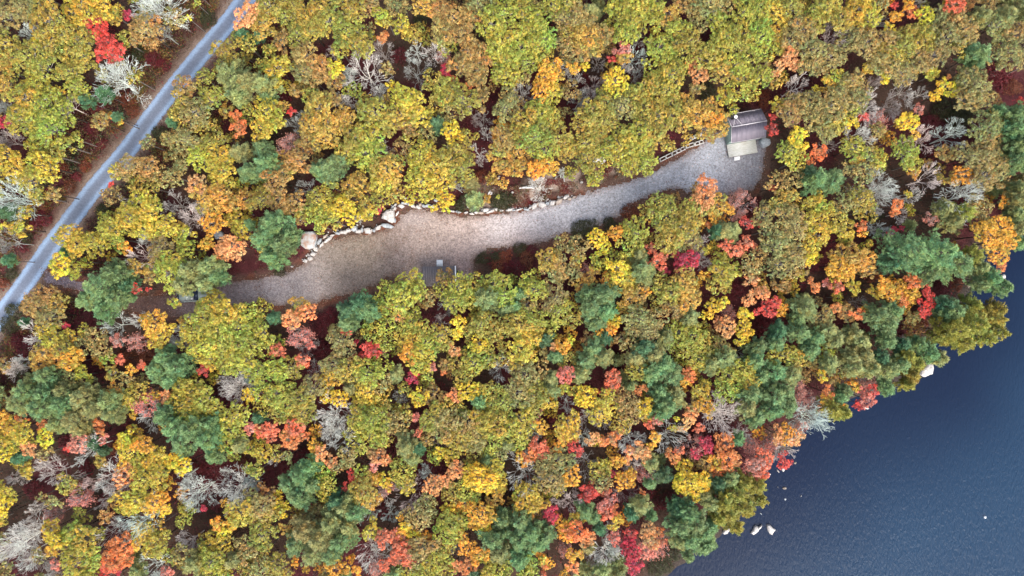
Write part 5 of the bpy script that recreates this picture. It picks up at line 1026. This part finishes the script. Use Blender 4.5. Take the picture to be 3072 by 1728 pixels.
# pale frame behind the cabin
x, y, _ = P(2204, 334, 1.6); rk = empty('rack', (x, y, 0)); tag(rk, 'thin pale pole frame standing behind the upper left corner of the cabin', 'rack')
for sx in (-.62, .62):
    for sy in (-.3, .3): b_ = Boxes(); b_.tube((sx, sy, -.1), (sx, sy, 1.7), .035, .035, 6); b_.build('post', M['timber'], rk)
for sy in (-.3, .3): b_ = Boxes(); b_.tube((-.7, sy, 1.72), (.7, sy, 1.72), .04, .04, 6); b_.build('rail', M['timber'], rk)
for sx in (-.62, .62): b_ = Boxes(); b_.tube((sx, -.35, 1.65), (sx, .35, 1.65), .03, .03, 6); b_.build('cross_rail', M['timber'], rk)

# ---------------------------------------------------------------- shed by the lower rim
def shed():
    zt = 2.3; x, y, _ = P(1316, 829, zt); s = empty('shed', (x, y, 0), R_(1.0)); tag(s, 'small shed with dark ribbed roof half hidden by trees below the clearing', 'shed')
    w, d = 98 * S * .978, 60 * S * .978; b_ = Boxes()
    b_.box(-w / 2 + .2, w / 2 - .2, -d / 2 + .2, d / 2 - .2, 0, 1.98); b_.build('wall', M['siding'], s)
    n = 14
    for i in range(n):
        x0 = -w / 2 + w * i / n; x1 = x0 + w / n; dd = x1 - x0; V = []; pr = [(x0 + .003, 0), (x0 + dd * .6, 0), (x0 + dd * .7, .028), (x0 + dd * .9, .028), (x1 - .003, 0)]
        for (yy, zz) in ((-d / 2, 2.05), (d / 2, 2.45)):
            for a, e in pr: V.append((a, yy, zz + e))
        for (yy, zz) in ((-d / 2, 2.0), (d / 2, 2.4)):
            for a, e in pr: V.append((a, yy, zz))
        k = 5; Q = []
        for j in range(4): Q += [(j, j + 1, k + j + 1, k + j), (2 * k + j, 3 * k + j, 3 * k + j + 1, 2 * k + j + 1), (k + j, k + j + 1, 3 * k + j + 1, 3 * k + j), (j, 2 * k + j, 2 * k + j + 1, j + 1)]
        Q += [(0, k, 3 * k, 2 * k), (k - 1, 3 * k - 1, 4 * k - 1, 2 * k - 1)]
        obj('roof_panel', np_mesh('roof_panel', V, np.array(Q), M['metal_shed']), s)
    V = []
    for xx in (w / 2 + .003, w / 2 + .17):
        for (yy, zz) in ((-d / 2, 2.12), (d / 2 + .03, 2.52), (d / 2 + .03, 2.36), (-d / 2, 1.96)): V.append((xx, yy, zz))
    obj('verge_trim', np_mesh('verge_trim', V, np.array([(0, 1, 2, 3), (4, 7, 6, 5), (0, 4, 5, 1), (1, 5, 6, 2), (2, 6, 7, 3), (3, 7, 4, 0)]), M['white']), s)
    b_ = Boxes(); b_.box(-.4, .5, d / 2 - .195, d / 2 - .15, .1, 1.95); dr = b_.build('door', M['wood'], s)
    b_ = Boxes(); b_.tube((.38, d / 2 - .15, 1.05), (.38, d / 2 - .09, 1.05), .03, .03, 8); b_.build('handle', M['dark'], dr)
    return s
shed()
x, y, _ = P(1319, 789.5, .35); lp = empty('landing', (x, y, 0), R_(1)); tag(lp, 'bright white square landing at the upper side of the small shed', 'landing')
for i in range(5):
    b_ = Boxes(); b_.box(-.48 + i * .192 + .004, -.48 + (i + 1) * .192 - .004, -.52, .52, .30, .35); b_.build('plank', M['white'], lp)
b_ = Boxes(); b_.box(-.46, .46, -.5, -.42, 0, .297); b_.box(-.46, .46, .42, .5, 0, .297); b_.build('bearer', M['wood'], lp)
x, y, _ = P(1371, 818, .9); br = empty('barrel', (x, y, 0)); tag(br, 'dark barrel standing against the right end of the small shed', 'barrel')
b_ = Boxes(); V, F = tubes([[0, 0, 0, 0, 0, .1, .29, .30], [0, 0, .1, 0, 0, .45, .30, .32], [0, 0, .45, 0, 0, .85, .32, .29]], 14); b_.add(V, F); b_.build('drum', M['dark'], br)
b_ = Boxes(); b_.tube((0, 0, .80), (0, 0, .83), .285, .285, 14); b_.tube((.15, 0, .83), (.15, 0, .86), .04, .04, 8); b_.build('lid', M['rubber'], br)

# ---------------------------------------------------------------- timber cribbing along the drive: rails with cross-pieces
def crib(pts, wpx, lab, seed):
    (xa, ya, _), (xb, yb, _) = P(*pts[0], .5), P(*pts[1], .5); L = math.hypot(xb - xa, yb - ya); a = math.atan2(yb - ya, xb - xa)
    t = empty('timber_crib', ((xa + xb) / 2, (ya + yb) / 2, 0), a); tag(t, lab, 'timber crib', 'timber cribs beside the cabin drive'); g = random.Random(seed); w = wpx * S / 2
    n = max(2, int(L / 1.6)); 
    for i in range(n):
        x0 = -L / 2 + L * i / n + .03; x1 = -L / 2 + L * (i + 1) / n - .03; j = g.uniform(-.05, .05)
        for sg in (-1, 1):
            for z in (.0, .30):
                b_ = Boxes(); b_.box(x0, x1, sg * w - .055 + j, sg * w + .055 + j, z + .02, z + .16); b_.build('rail', M['timber'], t)
        k = g.randint(3, 5)
        for q in range(k):
            xx = x0 + .06 + (x1 - x0 - .12) * q / (k - 1); b_ = Boxes(); ex = g.uniform(.02, .12)
            b_.box(xx - .05, xx + .05, -w - ex + j, w + ex + j, .165, .295); b_.build('cross_piece', M['timber'], t)
            if g.random() < .7: b_ = Boxes(); b_.box(xx - .05, xx + .05, -w - .05 + j, w + .05 + j, .465, .55); b_.build('cross_piece', M['timber'], t)
crib([(1979, 480), (2055, 442)], 9, 'lower left length of ladder-like grey timber cribbing along the drive', 1)
crib([(2057, 441), (2112, 422)], 9, 'lower right length of ladder-like grey timber cribbing ending toward the cabin', 2)
crib([(2070, 416), (2108, 399)], 8, 'short upper length of timber cribbing partly under orange leaves', 3)

# ---------------------------------------------------------------- parked car under the trees
x, y, _ = P(572, 888, 1.0); car = empty('parked_car', (x, y, 0), R_(4)); tag(car, 'silver-green car parked on the leafy drive, mostly hidden under crowns', 'car')
def loft(secs, name, mat, parent, cap=True):
    n = len(secs[0]); V = [v for s_ in secs for v in s_]; Q = []
    for k in range(len(secs) - 1):
        for i in range(n): j = (i + 1) % n; Q.append((k * n + i, k * n + j, (k + 1) * n + j, (k + 1) * n + i))
    T = []
    for base, flip in ((0, 1), ((len(secs) - 1) * n, 0)):
        for i in range(1, n - 1): T.append((base, base + i + 1, base + i) if flip else (base, base + i, base + i + 1))
    return obj(name, np_mesh(name, V, [np.array(Q), np.array(T)], mat, smooth=False), parent)
def sec(xx, hw, z0, z1, tw):
    return [(xx, -hw, z0), (xx, hw, z0), (xx, hw, z1 - .12), (xx, hw - tw, z1), (xx, -hw + tw, z1), (xx, -hw, z1 - .12)]
loft([sec(-2.3, .72, .45, .75, .1), sec(-2.15, .86, .35, .95, .1), sec(-1.2, .9, .28, 1.0, .08), sec(1.1, .9, .28, 1.0, .08), sec(2.1, .86, .32, .88, .12), sec(2.35, .7, .42, .7, .12)], 'body', M['carpaint'], car)
gh = loft([sec(-2.0, .78, .98, 1.1, .05), sec(-1.6, .76, .99, 1.52, .1), sec(-.5, .75, .99, 1.60, .12), sec(.4, .75, .99, 1.55, .12), sec(1.15, .74, .96, 1.02, .04)], 'glasshouse', M['glass'], car)
b_ = Boxes()
b_.box(-1.5, .3, -.62, .62, 1.585, 1.63); b_.build('roof', M['carpaint'], car)
for sy in (-.66, .66): b_ = Boxes(); b_.box(-1.5, .35, sy - .02, sy + .02, 1.64, 1.68); b_.build('roof_rail', M['trim'], car)
for sx in (-1.45, 1.4):
    for sy in (-.84, .84):
        b_ = Boxes(); b_.tube((sx, sy - .1, .33), (sx, sy + .1, .33), .33, .33, 18); wh = b_.build('wheel', M['rubber'], car)
        b_ = Boxes(); sg = 1 if sy > 0 else -1; b_.tube((sx, sy + sg * .09, .33), (sx, sy + sg * .115, .33), .2, .19, 12); b_.build('rim', M['trim'], wh)
for sy in (-.58, .58):
    b_ = Boxes(); b_.box(2.24, 2.37, sy - .14, sy + .14, .56, .70); b_.build('headlight', M['white'], car)
    b_ = Boxes(); sg = 1 if sy > 0 else -1; b_.box(.75, .95, min(sg * .9, sg * 1.05), max(sg * .9, sg * 1.05), .98, 1.1); b_.build('mirror', M['carpaint'], car)
# ---------------------------------------------------------------- a label of its own for every tree
SOLO = [t for t in trees if t['solo']]
LM = [('the cabin', 2235, 385), ('the small shed', 1316, 830), ('the parked car', 572, 888), ('the triangular slab boulder', 1164, 647), ('the timber cribs', 2045, 445), ('the round pine by the clearing', 822, 720),
      ('the big scarlet maple left of the road', 335, 160), ('the three white lake rocks', 2268, 1590), ('the large white shore rock', 2785, 1112), ('the golden shoreline birch', 2970, 710),
      ('the peach maple at the top of the road', 745, 55), ('the lichen boulder', 922, 719), ('the white boulder above the drive', 1799, 478)]
ORD = ['first', 'second', 'third', 'fourth', 'fifth', 'sixth', 'seventh', 'eighth', 'ninth', 'tenth', 'eleventh', 'twelfth']
def zone(px, py):
    c = ['far left', 'left', 'centre left', 'centre', 'centre right', 'right', 'far right'][max(0, min(6, int(px / 3072 * 7)))]
    r = ['top edge', 'upper', 'upper middle', 'lower middle', 'lower', 'bottom edge'][max(0, min(5, int(py / 1728 * 6)))]
    return r + ' ' + c
def direc(dx, dy):
    a = math.degrees(math.atan2(-dy, dx)) % 360
    return ['right of', 'up and right of', 'above', 'up and left of', 'left of', 'down and left of', 'below', 'down and right of'][int((a + 22.5) // 45) % 8]
def size_word(t):
    r = t['r']; return 'tiny' if r < 1.0 else 'small' if r < 1.45 else 'medium' if r < 2.0 else 'large' if r < 2.9 else 'huge'
pos = np.array([(t['px'], t['py']) for t in SOLO])
NOTABLE = {'b': 'a bright yellow birch', 'R': 'a scarlet maple', 'C': 'a crimson maple', 'O': 'an orange maple', 'c': 'a coral maple', 'W': 'a white bare tree', 'T': 'a dark spruce', 'd': 'a golden birch', 'P': 'a green pine',
           'D': 'maroon shrubs', 'S': 'a pink maple', 'q': 'a peach maple', 'G': 'a grey bare tree', 'Y': 'a spiky pine', 'H': 'a khaki pine', 'y': 'a mustard birch', 'a': 'an amber beech', 'n': 'a brown beech', 'N': 'rusty shrubs', 's': 'dark shrubs', 'p': 'a half-bare maple'}
labels = []
for i, t in enumerate(SOLO):
    d = np.hypot(pos[:, 0] - t['px'], pos[:, 1] - t['py']); near = [j for j in np.argsort(d)[1:14] if SOLO[j]['k'] != t['k'] and SOLO[j]['k'] in NOTABLE]
    lm = min(LM, key=lambda l: math.hypot(l[1] - t['px'], l[2] - t['py'])); dl_ = math.hypot(lm[1] - t['px'], lm[2] - t['py'])
    head = size_word(t) + ' ' + KIND[t['k']][2]; cand = []
    if 12 < dl_ < 130: cand.append(head + ', just ' + direc(t['px'] - lm[1], t['py'] - lm[2]) + ' ' + lm[0])
    for j in near[:5]: cand.append(head + ' ' + direc(t['px'] - SOLO[j]['px'], t['py'] - SOLO[j]['py']) + ' ' + NOTABLE[SOLO[j]['k']] + ', ' + zone(t['px'], t['py']))
    if not cand: cand = [head + ', ' + zone(t['px'], t['py'])]
    labels.append(cand)
taken = {}; final = [None] * len(SOLO)
for i, cand in enumerate(labels):
    for c in cand:
        if c not in taken and len(c.split()) <= 16: taken[c] = [i]; final[i] = c; break
    else: taken[cand[0]].append(i); final[i] = cand[0]
for c, ids in list(taken.items()):
    if len(ids) > 1:
        ids.sort(key=lambda i: SOLO[i]['px'])
        for k, i in enumerate(ids): final[i] = c.replace(', ', ', ' + ORD[min(k, 11)] + ' from left, ', 1)
for i, f in enumerate(final):
    if len(f.split()) > 16: final[i] = f.replace('-coloured', '').replace('down and left of', 'below').replace('up and left of', 'above').replace('down and right of', 'below').replace('up and right of', 'above')
dup = {}
for i, t in enumerate(SOLO):
    lab = final[i]
    dup.setdefault(lab, []).append(i)
    o = t['o']; o['label'] = lab; o['category'] = CAT[t['nm']]; o['group'] = GROUP[t['nm']]
print('labels', len(final), 'distinct', len(set(final)), 'longest', max(len(l.split()) for l in final))
